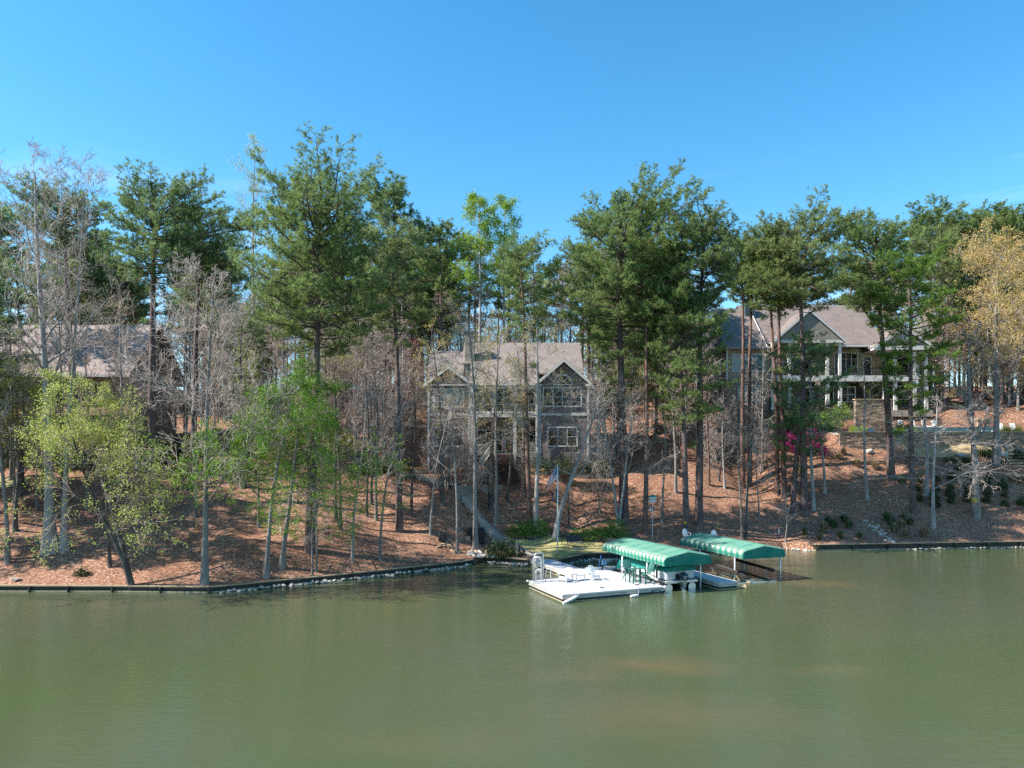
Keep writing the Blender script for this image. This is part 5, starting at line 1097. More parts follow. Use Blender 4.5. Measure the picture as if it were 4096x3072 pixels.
wp = Vector((.42, 62.3, hz(.42, 62.3))); t = thing('wooden_post', 'square wooden post beside the dark dockside bush', 'post', wp); MB().box(-.1, .1, -.1, .1, -.3, 1.25).build('shaft', 'timber', t); MB().box(.1, .17, -.08, .08, .95, 1.12).build('socket_box', 'blue_box', t)
lp = Vector((1.0, 61.8, hz(1.0, 61.8))); t = thing('lantern_stake', 'small round black lantern on a stake at the gangway', 'lamp', lp); MB().tube([(0, 0, -.1), (0, 0, .5)], .02, 6).build('stem', 'black_metal', t); MB().lathe([(.03, .42), (.11, .48), (.13, .57), (.10, .66), (.03, .7)], 10).build('head', 'black_metal', t, smooth=True)
g = G(1782, 1917); tag(MB().lathe([(.5, -.1), (.48, .12), (.3, .2), (.05, .23)], 16, tuple(g)).build('valve_cover', 'green_paint'), 'round green valve lid beside the walk', 'lid')
# chairs behind the smaller canopy
for u, v, rot, lab in ((2748, 2160, 20, 'pale plastic chair at the foot of the pine behind the smaller canopy'), (2855, 2166, -15, 'pale plastic chair showing over the ridge of the smaller canopy')):
    g = G(u, v); t = thing('garden_chair', lab, 'chair', g, R(rot))
    prof = [(-.24, .42), (-.27, .7), (-.2, .95), (-.08, 1.05), (.08, 1.05), (.2, .95), (.27, .7), (.24, .42)]
    bk = MB().prism(prof, 0, .03).build('back', 'white', t); bk.location = (0, .2, 0); bk.rotation_euler = (R(-12), 0, 0)
    MB().slab([(-.26, -.26, .44), (.26, -.26, .44), (.24, .24, .41), (-.24, .24, .41)], .04).build('seat', 'white', t)
    for x in (-.24, .24):
        MB().bar((x, -.24, 0), (x, -.24, .64), .05).build('leg', 'white', t); MB().bar((x, .24, 0), (x, .24, .42), .05).build('leg', 'white', t); MB().bar((x * 1.1, -.28, .65), (x * 1.1, .26, .67), .06, .03).build('arm', 'white', t)
# pool furniture
def lounger(label, x, y, z, rot=0, group=None):
    t = thing('sun_lounger', label, 'lounger', (x, y, z), R(rot), group)
    MB().slab([(-.32, -1.3, .34), (.32, -1.3, .34), (.32, .1, .34), (-.32, .1, .34)], .07).build('seat', 'white', t)
    MB().hexa([(-.32, .08, .27), (.32, .08, .27), (.32, .14, .27), (-.32, .14, .27), (-.32, .42, 1.15), (.32, .42, 1.15), (.32, .48, 1.15), (-.32, .48, 1.15)]).build('backrest', 'white', t)
    for a in (-.28, .28):
        for b in (-1.15, .05): MB().bar((a, b, 0), (a, b, .3), .05).build('leg', 'white', t)
for i, (u, nm) in enumerate(((3610, 'leftmost'), (3657, 'second from left'), (3703, 'third from left'), (3743, 'rightmost'))):
    lounger(f'white sun lounger by the pool, {nm} of the four', (u - 2048) * 94.6 / F, 94.6, 12.25, 12)
lounger('white sun lounger beside the round shrubs, nearer the pillars', (4005 - 2048) * 92.5 / F, 92.5, 11.75, -8); lounger('white sun lounger beside the round shrubs, farther from the pillars', (4055 - 2048) * 92.5 / F, 92.5, 11.75, -8)
for u, lab in ((3940, 'low white bench cushion on the pool wall, nearer the pillars'), (3980, 'low white bench cushion on the pool wall, farther from the pillars')):
    x = (u - 2048) * 90.5 / F; tag(MB().box(x - .4, x + .4, 90.2, 90.8, 11.72, 11.95).build('bench_cushion', 'white'), lab, 'cushion')
for u, lab in ((4042, 'beige plank armchair on the upper lawn, nearer the banded trunk'), (4086, 'beige plank armchair on the upper lawn at the picture edge')):
    x = (u - 2048) * 88.6 / F; adirondack(lab, (x, 88.6, hz(x, 88.6) + .03), R(25), 'beige_plastic')

# ------------------------------------------------------------------ rocks
import bmesh
def rock_mesh(seed, mat, flat=.7):
    rng = random.Random(seed); bm = bmesh.new()
    for _ in range(15):
        v = Vector((rng.gauss(0, 1), rng.gauss(0, 1), rng.gauss(0, 1))).normalized() * rng.uniform(.8, 1.1); bm.verts.new((v.x, v.y * .85, v.z * flat))
    h = bmesh.ops.convex_hull(bm, input=bm.verts); bmesh.ops.delete(bm, geom=[g for g in h['geom_interior'] if isinstance(g, bmesh.types.BMVert)], context='VERTS')
    me = bpy.data.meshes.new('rock'); bm.to_mesh(me); bm.free(); me.materials.append(M[mat]); return me
RK = [rock_mesh(k, 'boulder') for k in range(6)]; RT = [rock_mesh(20 + k, 'tan_boulder') for k in range(4)]
rng = random.Random(77)
def rock(p, s, lib, label, group):
    o = link('rock', rng.choice(lib), None, p, rng.random() * 6.28); o.scale = (s * rng.uniform(.8, 1.35), s * rng.uniform(.8, 1.1), s * rng.uniform(.7, 1.05)); o.rotation_euler.x = rng.uniform(-.3, .3)
    return tag(o, label, 'rock', group)
def rock_row(x0, x1, step, dy, label, group, lib=RK, s=(.14, .28)):
    x = x0
    while x < x1:
        y = float(shore(x)) - dy - rng.uniform(0, .25); rock((x, y, rng.uniform(.0, .12)), rng.uniform(*s), lib, label, group); x += step * rng.uniform(.6, 1.4)
rock_row(-19.5, -3.6, .31, .35, 'pale rock in the row below the slanting seawall', 'rocks below the slanting seawall')
rock_row(-2.0, 1.2, .26, .35, 'pale rock below the short seawall by the dark bush', 'rocks below the short seawall')
rock_row(4.6, 13, .42, .3, 'pale rock in the small cove below the lawn', 'rocks in the small cove', s=(.18, .36))
rock_row(19.5, 28.5, .45, .15, 'pale rock on the shore right of the canopies', 'rocks on the shore by the canopies')
for a, b in ((38, 42), (44, 56)): rock_row(a, b, .5, .3, 'pale rock below the right bank seawall', 'rocks below the right seawall', s=(.1, .22))
for k in range(75):     # spill of stone in the cove mouth
    t_ = rng.random(); x = -2.75 + rng.gauss(0, .55) - .5 * t_; y = 62.3 + t_ * 3.0 + rng.gauss(0, .2); z = max(hz(x, y), .05) + .05
    rock((x, y, z), rng.uniform(.12, .3), RK if t_ < .62 else RT, 'broken pale rock in the cove between the seawalls' if t_ < .62 else 'tan rock in the drainage channel above the cove', 'rocks in the cove' if t_ < .62 else 'rocks in the drainage channel')
for k in range(16):
    g = G(1780 + rng.gauss(0, 22) + k * 3, 2180 + rng.gauss(0, 6) + k * 2); rock(g + Vector((0, 0, .05)), rng.uniform(.14, .28), RT, 'tan rock below the black drain pipe', 'rocks below the drain pipe')
for k in range(38):     # dry creek on the right bank
    t_ = rng.random(); g = G(3470 + 110 * t_ + rng.gauss(0, 14), 2092 + 80 * t_ + rng.gauss(0, 6)); rock(g + Vector((0, 0, .04)), rng.uniform(.12, .32), RK if rng.random() < .6 else RT, 'rock in the dry creek on the right bank', 'rocks of the dry creek')
for u, v, s, lab in ((3475, 1812, .75, 'flat grey boulder below the left end of the stone wall'), (3645, 1820, .7, 'grey boulder beside the trunk below the pool wall'), (3835, 1828, .75, 'rounded grey boulder between two shrubs below the pool wall'), (4005, 1828, 1.05, 'large pointed grey boulder on the right bank'), (62, 2322, .42, 'lone pale boulder at the left shore')):
    o = rock(G(u, v) + Vector((0, 0, s * .2)), s, RK, lab, None)

# ------------------------------------------------------------------ shrubs and grasses
def dome(rng, n, rx, ry, h, fill=.45):
    P = []
    while len(P) < n:
        x, y, z = rng.uniform(-1, 1), rng.uniform(-1, 1), rng.uniform(-.15, 1); r = math.sqrt(x * x + y * y + z * z)
        if r > 1 or r < fill: continue
        k = 1 + .16 * math.sin(5 * math.atan2(y, x) + z * 4) + .1 * math.sin(9 * x + 7 * z)
        P.append((x * rx * k, y * ry * k, max(.02, z * h * k)))
    return P
def shrub_mesh(seed, rx, ry, h, mat, n=260, per=5, size=.12, spread=.09, fill=.45, hang=0):
    r_ = random.Random(seed); P = dome(r_, n, rx, ry, h, fill); V, FA, T = leaves(P, r_, per, spread, size, .6, hang)
    stems = [(0, 0, -.1, p[0] * .8, p[1] * .8, p[2] * .8, .02, .008) for p in P[::max(1, n // 14)]]
    SV, SF = frusta(stems, 4); k = len(V)
    return npmesh('shrub', np.concatenate([V, SV]), np.concatenate([FA, SF + k]), [mat, 'twig'], np.concatenate([T, np.full(len(SV), .3)]), mi=np.concatenate([np.zeros(len(FA), int), np.ones(len(SF), int)]))
def shrub(label, p, me, rot=0, s=1.0, group=None, name='shrub', cat_='shrub'):
    o = link(name, me, None, p, rot); o.scale = (s,) * 3 if not isinstance(s, tuple) else s; return tag(o, label, cat_, group)
g = Vector((-.75, 62.9, .5)); shrub('dark dense bush at the water between path and cove', g, shrub_mesh(1, 1.75, 1.0, 1.45, 'leaf_dark', 700, 7, .13))
for u, v, rx, h, lab in ((2085, 2160, 1.5, 1.15, 'glossy green bush behind the lawn left of the flagpole, smaller mound'), (2150, 2152, 1.5, 1.5, 'glossy green bush behind the lawn left of the flagpole, taller mound'), (2330, 2156, 1.5, .95, 'glossy green bush behind the swing bench'), (2395, 2152, 1.5, 1.1, 'glossy green bush right of the swing bench'), (2455, 2145, 1.7, 1.6, 'tall glossy green bush beside the larger canopy')):
    g = G(u, v); g.y = max(g.y, 69.6); g.z = hz(g.x, g.y); shrub(lab, g, shrub_mesh(int(u), rx, 1.0, h, 'leaf_green', 460, 7, .12))
me = [shrub_mesh(40 + k, 1.2, .9, 1.3, 'leaf_olive', 240, 5, .10) for k in range(3)]
for i, u in enumerate((1700, 1740, 1800, 1845, 1885)): shrub('olive foundation shrub under the left windows of the mauve house', G(u, 1888) + Vector((0, .5, 0)), me[i % 3], i * 1.3, rng.uniform(.85, 1.15), 'foundation shrubs left of the porch')
me = [shrub_mesh(50 + k, 1.4, 1.0, 1.8, 'leaf_dark', 420, 6, .12) for k in range(3)]
for i, u in enumerate((2165, 2210, 2255, 2300, 2350, 2395)): shrub('dark evergreen shrub under the right windows of the mauve house', Vector(((u - 2048) * 78.2 / F, 78.2 + .3 * math.sin(i * 2), 7.1)), me[i % 3], i * 1.1, rng.uniform(.85, 1.1), 'foundation shrubs right of the porch')
shrub('vivid yellow-green shrub against the brown garden wall', Vector((-17.6, 78.5, hz(-17.6, 78.5) + .8)), shrub_mesh(60, 1.3, 1.0, 2.6, 'leaf_vivid', 420, 7, .13))
for i, u in enumerate((1440, 1500, 1560, 1620)): shrub('dark hedge shrub below the brown garden wall', Vector(((u - 2048) * 77 / F, 77, hz((u - 2048) * 77 / F, 77))), me[i % 3], i, .95, 'dark shrubs by the garden wall')
me = [shrub_mesh(70 + k, 1.3, 1.0, 1.5, 'leaf_green', 420, 6, .13) for k in range(3)]
for i, (u, y, z) in enumerate(((3125, 95.5, 13.4), (3165, 95.3, 13.3), (3205, 95.2, 13.2), (3245, 95.2, 13.2), (3285, 95, 13.2), (3325, 95, 13.4), (3365, 95, 14.4))): shrub('sunlit green hedge shrub below the porch of the shingled house', Vector(((u - 2048) * y / F, y, z - .8)), me[i % 3], i * 1.7, 1.25, 'hedge below the shingled house')
me = [shrub_mesh(80 + k, 1.35, 1.1, 1.6, 'azalea', 420, 6, .13) for k in range(3)]
for i, (u, v) in enumerate(((3060, 1785), (3100, 1765), (3085, 1800), (3150, 1775), (3200, 1765), (3235, 1790), (3240, 1750), (3170, 1805), (3205, 1815), (3255, 1815))): shrub('magenta azalea in bloom on the bank below the shingled house', G(u, v), me[i % 3], i, rng.uniform(1.0, 1.4), 'magenta azaleas')
rs = [shrub_mesh(84 + k, .8, .7, 1.1, 'red_leaf', 200, 5, .10) for k in range(2)]
for i, (u, y, z) in enumerate(((3500, 91.5, 11.6), (3535, 91.3, 11.6))): shrub('dark red shrub behind the stone wall beside the spa', Vector(((u - 2048) * y / F, y, z)), rs[i], i, 1, 'dark red shrubs on the terrace')
rb = shrub_mesh(87, .55, .55, .85, 'leaf_vivid', 260, 6, .08)
for u, y, lab in ((3587, 90.6, 'round bright green shrub on the wall, left of the first lounger'), (3608, 90.6, 'round bright green shrub on the wall, below the first lounger'), (3660, 90.6, 'loose bright green shrub on the wall below the second lounger'), (4018, 90.6, 'clipped round shrub at the right wall end, first of three'), (4045, 90.6, 'clipped round shrub at the right wall end, second of three'), (4075, 90.6, 'clipped round shrub at the right wall end, third of three'), (3415, 90.6, 'bright green shrub near the left end of the stone wall'), (3450, 90.6, 'bright green shrub on the wall left of the spa')): shrub(lab, Vector(((u - 2048) * y / F, y, 11.65)), rb, u)
sm_ = [shrub_mesh(90 + k, .42, .42, .85, 'leaf_dark', 110, 6, .12) for k in range(4)]
for i, (u, v) in enumerate(((3608, 1932), (3672, 1928), (3668, 1962), (3678, 2005), (3748, 1926), (3742, 1962), (3738, 2000), (3741, 2028), (3808, 1920), (3800, 1955), (3796, 1985), (3804, 2012), (3878, 1915), (3872, 1960), (3874, 1990), (3868, 2005), (3942, 1945), (3950, 1982), (3946, 2010), (3962, 1915), (4006, 1940), (4014, 1962), (4018, 1990), (4018, 2025), (4085, 2020), (4010, 1860), (3835, 1880))):
    shrub('small dark evergreen planted on the mulched right bank', G(u, v), sm_[i % 4], i * 1.3, rng.uniform(.8, 1.25), 'young evergreens on the right bank')
for i, (u, v, s) in enumerate(((3800, 1850, 1.2), (3865, 1852, 1.3), (3920, 1822, 1.5), (3960, 1826, 1.5), (4075, 1840, 2.0))): shrub('low spreading evergreen below the upper lawn', G(u, v), sm_[i % 4], i, (s * 1.6, s, s * .7), 'low evergreens below the upper lawn')
def tuft_mesh(seed, mat, n=170, h=.75, r=.3):
    q = np.random.default_rng(seed); az = q.uniform(0, 6.28, n); out_ = q.uniform(.1, 1, n) * r * 2.0; hh = h * q.uniform(.6, 1.1, n) * (1.15 - .5 * out_ / (2 * r))
    b = np.stack([np.cos(az) * q.uniform(0, .12, n), np.sin(az) * q.uniform(0, .12, n), np.zeros(n)], 1); tip = np.stack([np.cos(az) * out_, np.sin(az) * out_, hh], 1)
    mid = (b + tip) / 2 + np.array([0, 0, .22]) * h; s = np.stack([-np.sin(az), np.cos(az), np.zeros(n)], 1) * .014
    V = np.stack([b - s, b + s, mid + s, mid - s, tip], 1).reshape(-1, 3); k = np.arange(n)[:, None] * 5
    FA = np.concatenate([k + np.array([[0, 1, 2]]), k + np.array([[0, 2, 3]]), k + np.array([[3, 2, 4]])]); return npmesh('grass_clump', V, FA, [mat], np.repeat(q.uniform(0, 1, n), 5))
tg = [tuft_mesh(k, 'grass_tuft') for k in range(3)]; ts = [tuft_mesh(10 + k, 'straw') for k in range(3)]
for i, (u, v) in enumerate(((3318, 2102), (3335, 2112), (3372, 2085), (3380, 2095), (3395, 2115), (3218, 2140), (3278, 2162), (3362, 2155), (3437, 2155), (3548, 2085), (3565, 2105), (3612, 2082), (3640, 2102), (3310, 2090))): shrub('green ornamental grass clump on the right shore', G(u, v), tg[i % 3], i, rng.uniform(1.0, 1.6), 'green grass clumps on the right shore', 'grass_clump', 'grass')
for i, (u, v) in enumerate(((3295, 2130), (3578, 2130), (3625, 2150), (3697, 2150), (3605, 2115), (3355, 1840), (3430, 1868), (3500, 1880), (3545, 1865), (3630, 1845), (3375, 1820), (4050, 1930), (4085, 1935))): shrub('straw-coloured grass clump on the right bank', G(u, v), ts[i % 3], i, rng.uniform(1.0, 1.7), 'straw grass clumps on the right bank', 'grass_clump', 'grass')
for u, v, lab in ((505, 1960, 'small dark mound of ivy on the left bank'), (330, 2300, 'small tuft of weeds near the left shore')): shrub(lab, G(u, v), sm_[0], 0, (1.3, 1.1, .6))
stp_ = G(685, 2158); tag(MB().lathe([(.22, -.1), (.19, .1), (.18, .3)], 12, tuple(stp_)).build('tree_stump', 'dark_bark'), 'short cut stump on the left bank', 'stump')
stp_ = G(358, 2165); tag(MB().lathe([(.16, -.1), (.13, .1), (.12, .25)], 12, tuple(stp_)).build('tree_stump', 'pale_bark'), 'small pale stump right of the twin grey trunks', 'stump')

me = [shrub_mesh(110 + k, 1.9, 1.3, 2.3, 'leaf_dark', 420, 6, .17) for k in range(3)]  # dark shrubs added to stand in for the deep shadow below the left house
for i in range(15):
    x = -57 + i * 2.55 + rng.uniform(-.5, .5); y = 74.6 + rng.uniform(-.6, .8) - (1.5 if i > 9 else 0); shrub('dark shrub added as shade before the long-roofed house', Vector((x, y, hz(x, y))), me[i % 3], i * 1.9, rng.uniform(.8, 1.25), 'shrubs added as shade before the left house')
sl_ = G(30, 1936); sheet('side_lawn', 'lawn', sl_.x - 6, sl_.x + 1.6, lambda X: sl_.y - 1.0 + 0 * X, lambda X: sl_.y + 1.3 + 0 * X, .05, 'small sunny lawn patch at the left picture edge')
for u, v, l_, a_, lab in ((50, 2160, 1.6, .3, 'thin fallen branch left of the twin trunks'), (275, 2250, 1.1, -.6, 'thin fallen branch below the twin trunks'), (640, 2010, 1.8, .2, 'pale fallen branch uphill of the two-lobed pine'), (1500, 2170, 1.4, .5, 'fallen branch on the bank between slender trunks'), (2700, 2050, 1.7, -.2, 'fallen branch on the slope by the yellow-marked pine'), (3420, 2010, 1.5, .3, 'fallen branch on the right bank slope')):
    g = G(u, v); p_ = [(math.cos(a_) * l_ * t_, math.sin(a_) * l_ * t_, hz(g.x + math.cos(a_) * l_ * t_, g.y + math.sin(a_) * l_ * t_) - g.z + .05 + .08 * math.sin(t_ * 5)) for t_ in (0, .3, .6, 1)]
    b_ = MB().tube(p_, [.035, .03, .02, .01], 5).tube([p_[1], (p_[1][0] + .3, p_[1][1] + .35, p_[1][2] + .2)], [.015, .006], 4).tube([p_[2], (p_[2][0] + .3, p_[2][1] - .25, p_[2][2] + .15)], [.012, .005], 4).build('fallen_branch', 'pale_twig'); b_.location = g; tag(b_, lab, 'branch')

# ------------------------------------------------------------------ the tall pines one can tell apart
def base_of(u, v, Y):
    if v is not None: return G(u, v)
    x = (u - 2048) * Y / F; return Vector((x, Y, hz(x, Y)))
PINES = [  # label, base u, base v (or None), depth when the base is hidden, top u, top v, crown foot v, half width px, trunk px, bark, needle, density, low limbs
 ('tall rounded pine near the left edge above the yellow-green tree', 300, None, 75, 262, 608, 860, 130, 32, 'pine_bark', 'needle_blue', 1.0, 1),
 ('tall dark pine with two-lobed crown on the left bank', 611, 2050, 0, 610, 572, 960, 190, 38, 'pine_bark', 'needle_blue', 1.35, 2),
 ('dark pine leaning right beside the two-lobed pine', 768, 1958, 0, 812, 668, 1000, 165, 26, 'pine_bark', 'needle_blue', 1.1, 1),
 ('tallest broad pine with long low limbs left of the mauve house', 1241, 2206, 0, 1290, 546, 1230, 265, 40, 'pine_bark', 'needle', 1.9, 6),
 ('slim straight pine with short level limbs left of the mauve house', 1597, 2122, 0, 1568, 705, 1180, 155, 27, 'pine_bark', 'needle_olive', 1.2, 3),
 ('small-crowned pine rising behind the slim straight pine', 1555, None, 99, 1555, 602, 760, 85, 18, 'pine_bark', 'needle_blue', .7, 0),
 ('slender reddish pine in front of the mauve house porch', 2119, 2101, 0, 2075, 790, 1200, 105, 20, 'red_bark', 'needle', .9, 1),
 ('broad tall pine right of the mauve house', 2494, 2089, 0, 2478, 618, 1270, 240, 38, 'pine_bark', 'needle', 1.9, 5),
 ('thin pine beside the birdhouse', 2580, 2138, 0, 2600, 830, 1130, 120, 20, 'red_bark', 'needle', .9, 1),
 ('tall pine with rounded top behind the smaller canopy', 2795, 2098, 0, 2815, 674, 1100, 165, 32, 'pine_bark', 'needle_olive', 1.4, 0),
 ('younger dense pine with a yellow trunk mark behind the smaller canopy', 2747, 2134, 0, 2700, 1010, 1600, 140, 26, 'pine_bark', 'needle', 1.2, 2),
 ('thin pine left of the shingled house, nearer the gully', 2972, 1950, 0, 2962, 800, 1060, 85, 18, 'red_bark', 'needle', .8, 0),
 ('thin pine left of the shingled house, nearer the house wall', 2998, 1940, 0, 3008, 770, 1040, 95, 18, 'red_bark', 'needle_olive', .8, 0),
 ('thin reddish pine above the gully', 3109, 1976, 0, 3085, 850, 1130, 95, 19, 'red_bark', 'needle', .8, 0),
 ('reddish pine just right of the thin gully pine', 3136, 1989, 0, 3112, 775, 1080, 100, 20, 'red_bark', 'needle', .9, 0),
 ('young dark pine veiling the gabled porch of the shingled house', 3172, 2057, 0, 3225, 1235, 1790, 135, 22, 'pine_bark', 'needle_blue', .75, 2),
 ('tall pine with domed crown in front of the shingled house', 3218, 2055, 0, 3190, 690, 1080, 165, 28, 'pine_bark', 'needle_olive', 1.4, 1),
 ('pine at the right porch of the shingled house', 3564, 1912, 0, 3500, 742, 1120, 150, 28, 'pine_bark', 'needle', 1.4, 2),
 ('bright green younger pine at the right porch end', 3653, 2050, 0, 3622, 845, 1560, 140, 22, 'pine_bark', 'needle_bright', 1.1, 4),
 ('pine with open crown rising behind the bright green pine', 3720, None, 109, 3720, 742, 1010, 115, 20, 'pine_bark', 'needle', 1.0, 0),
 ('broad pine at the right edge behind the orange tree, leftmost of three', 3880, None, 110, 3870, 790, 1120, 130, 22, 'pine_bark', 'needle', 1.1, 0),
 ('broad pine at the right edge behind the orange tree, middle of three', 3985, None, 112, 3985, 762, 1100, 150, 22, 'pine_bark', 'needle_olive', 1.2, 0),
 ('broad pine at the right edge behind the orange tree, rightmost of three', 4095, None, 109, 4090, 765, 1100, 140, 22, 'pine_bark', 'needle', 1.1, 0),
 ('pine cut by the left picture edge', -20, None, 80, -15, 640, 1050, 120, 26, 'pine_bark', 'needle_blue', 1.0, 1)]
for i, (lab, ub, vb, Yb, ut, vt, vc, hw, tw, bark, nd, dens, low_) in enumerate(PINES):
    b = base_of(ub, vb, Yb); Yb = b.y; k = Yb / F; H = CH - (vt - HZ) * k - b.z; cbz = (CH - (vc - HZ) * k - b.z) / H
    tm, cm = pine_mesh(bark, nd, 100 + i, H, cbz, hw * k * 1.1, lean=((ut - ub) * k, 0), r0=tw * k / 2, dens=dens * 1.2, low=low_, K=12, ln=.34 if Yb < 90 else .4, wd=.047 * Yb / 70)
    add_tree('pine_tree', lab, b, tm, [cm])

# ------------------------------------------------------------------ broadleaf trees one can tell apart
def crown_leaves(tips, seed, mat, per, spread, size, asp=.6, hang=0.0, keep=1.0):
    r_ = random.Random(seed); P = [t_[0] for t_ in tips if r_.random() < keep]
    V, FA, T = leaves(P, r_, per, spread, size, asp, hang); return npmesh('leaves', V, FA, [mat], T)
def broad(label, ub, vb, ut, vt, tw, bark, twig, seed, Yb=0, leaf=None, name='bare_tree', **kw):
    b = base_of(ub, vb, Yb); k = b.y / F; H = max(2.0, CH - (vt - HZ) * k - b.z)
    tm, cm, tips = bare_mesh(bark, twig, seed, H, tw * k / 2, lean=((ut - ub) * k, kw.pop('ly', 0)), **kw)
    cr_ = [cm] if cm else []
    if leaf: cr_.append(crown_leaves(tips, seed, *leaf))
    return add_tree(name, label, b, tm, cr_)
broad('thick grey trunk of the left twin trees with flared roots', 200, 2210, 150, 690, 38, 'pale_bark', 'pale_twig', 201, first=.38, limbs=20, spread=.26, kids=(7, 5, 4, 3), levels=4, flare=2.0)
broad('thinner grey trunk leaning right beside the thick twin trunk', 256, 2206, 330, 760, 22, 'pale_bark', 'pale_twig', 202, first=.36, limbs=15, spread=.28, kids=(6, 5, 4, 2), levels=4, flare=2.2)
broad('forked waterside tree in pale yellow-green leaf on the left bank', 527, 2347, 270, 1570, 26, 'dark_bark', 'twig', 203, name='leafing_tree', first=.26, limbs=13, spread=.45, up=.03, kids=(8, 6, 4), stems=2, el=(0, 50), wob=.3, leaf=('leaf_lime', 13, .17, .125))
broad('thin waterside stem in yellow-green leaf behind the forked tree', 440, None, 400, 1640, 12, 'dark_bark', 'twig', 230, 53, name='leafing_tree', first=.35, limbs=10, spread=.34, kids=(7, 5, 2), el=(10, 50), leaf=('leaf_lime', 10, .17, .12))
broad('tree in yellow-green leaf at the left edge behind the twin trunks', 60, None, 100, 1540, 16, 'dark_bark', 'twig', 231, 60, name='leafing_tree', first=.3, limbs=12, spread=.42, kids=(7, 5, 2), el=(10, 50), leaf=('leaf_lime', 14, .18, .125))
broad('bare pale grey tree with lichen-blue trunk at the left seawall', 818, 2335, 850, 1120, 26, 'grey_bark', 'pale_twig', 204, first=.24, limbs=26, spread=.33, up=.10, kids=(7, 6, 4, 3), levels=4, el=(10, 62))
broad('bright green leafing tree leaning right on the left bank', 1065, 2310, 1150, 1600, 20, 'grey_bark', 'twig', 205, name='leafing_tree', first=.32, limbs=17, spread=.52, up=-.03, kids=(9, 7, 3), el=(-8, 22), leaf=('leaf_spring', 22, .14, .115))
broad('bright green leafing tree behind, with long branches toward the house', 1128, 2272, 1230, 1560, 20, 'grey_bark', 'twig', 206, name='leafing_tree', first=.34, limbs=17, spread=.50, up=-.03, kids=(9, 7, 3), el=(-8, 26), leaf=('leaf_spring', 22, .14, .115))
broad('bright green leafing sapling left of the paired green trees', 1036, 2109, 1040, 1700, 12, 'grey_bark', 'twig', 207, name='leafing_tree', first=.3, limbs=10, spread=.34, up=.0, kids=(6, 5, 2), el=(0, 35), leaf=('leaf_spring', 14, .15, .11))
CAT = ('leaf_yellow', 1, .09, .18, .35, .18)
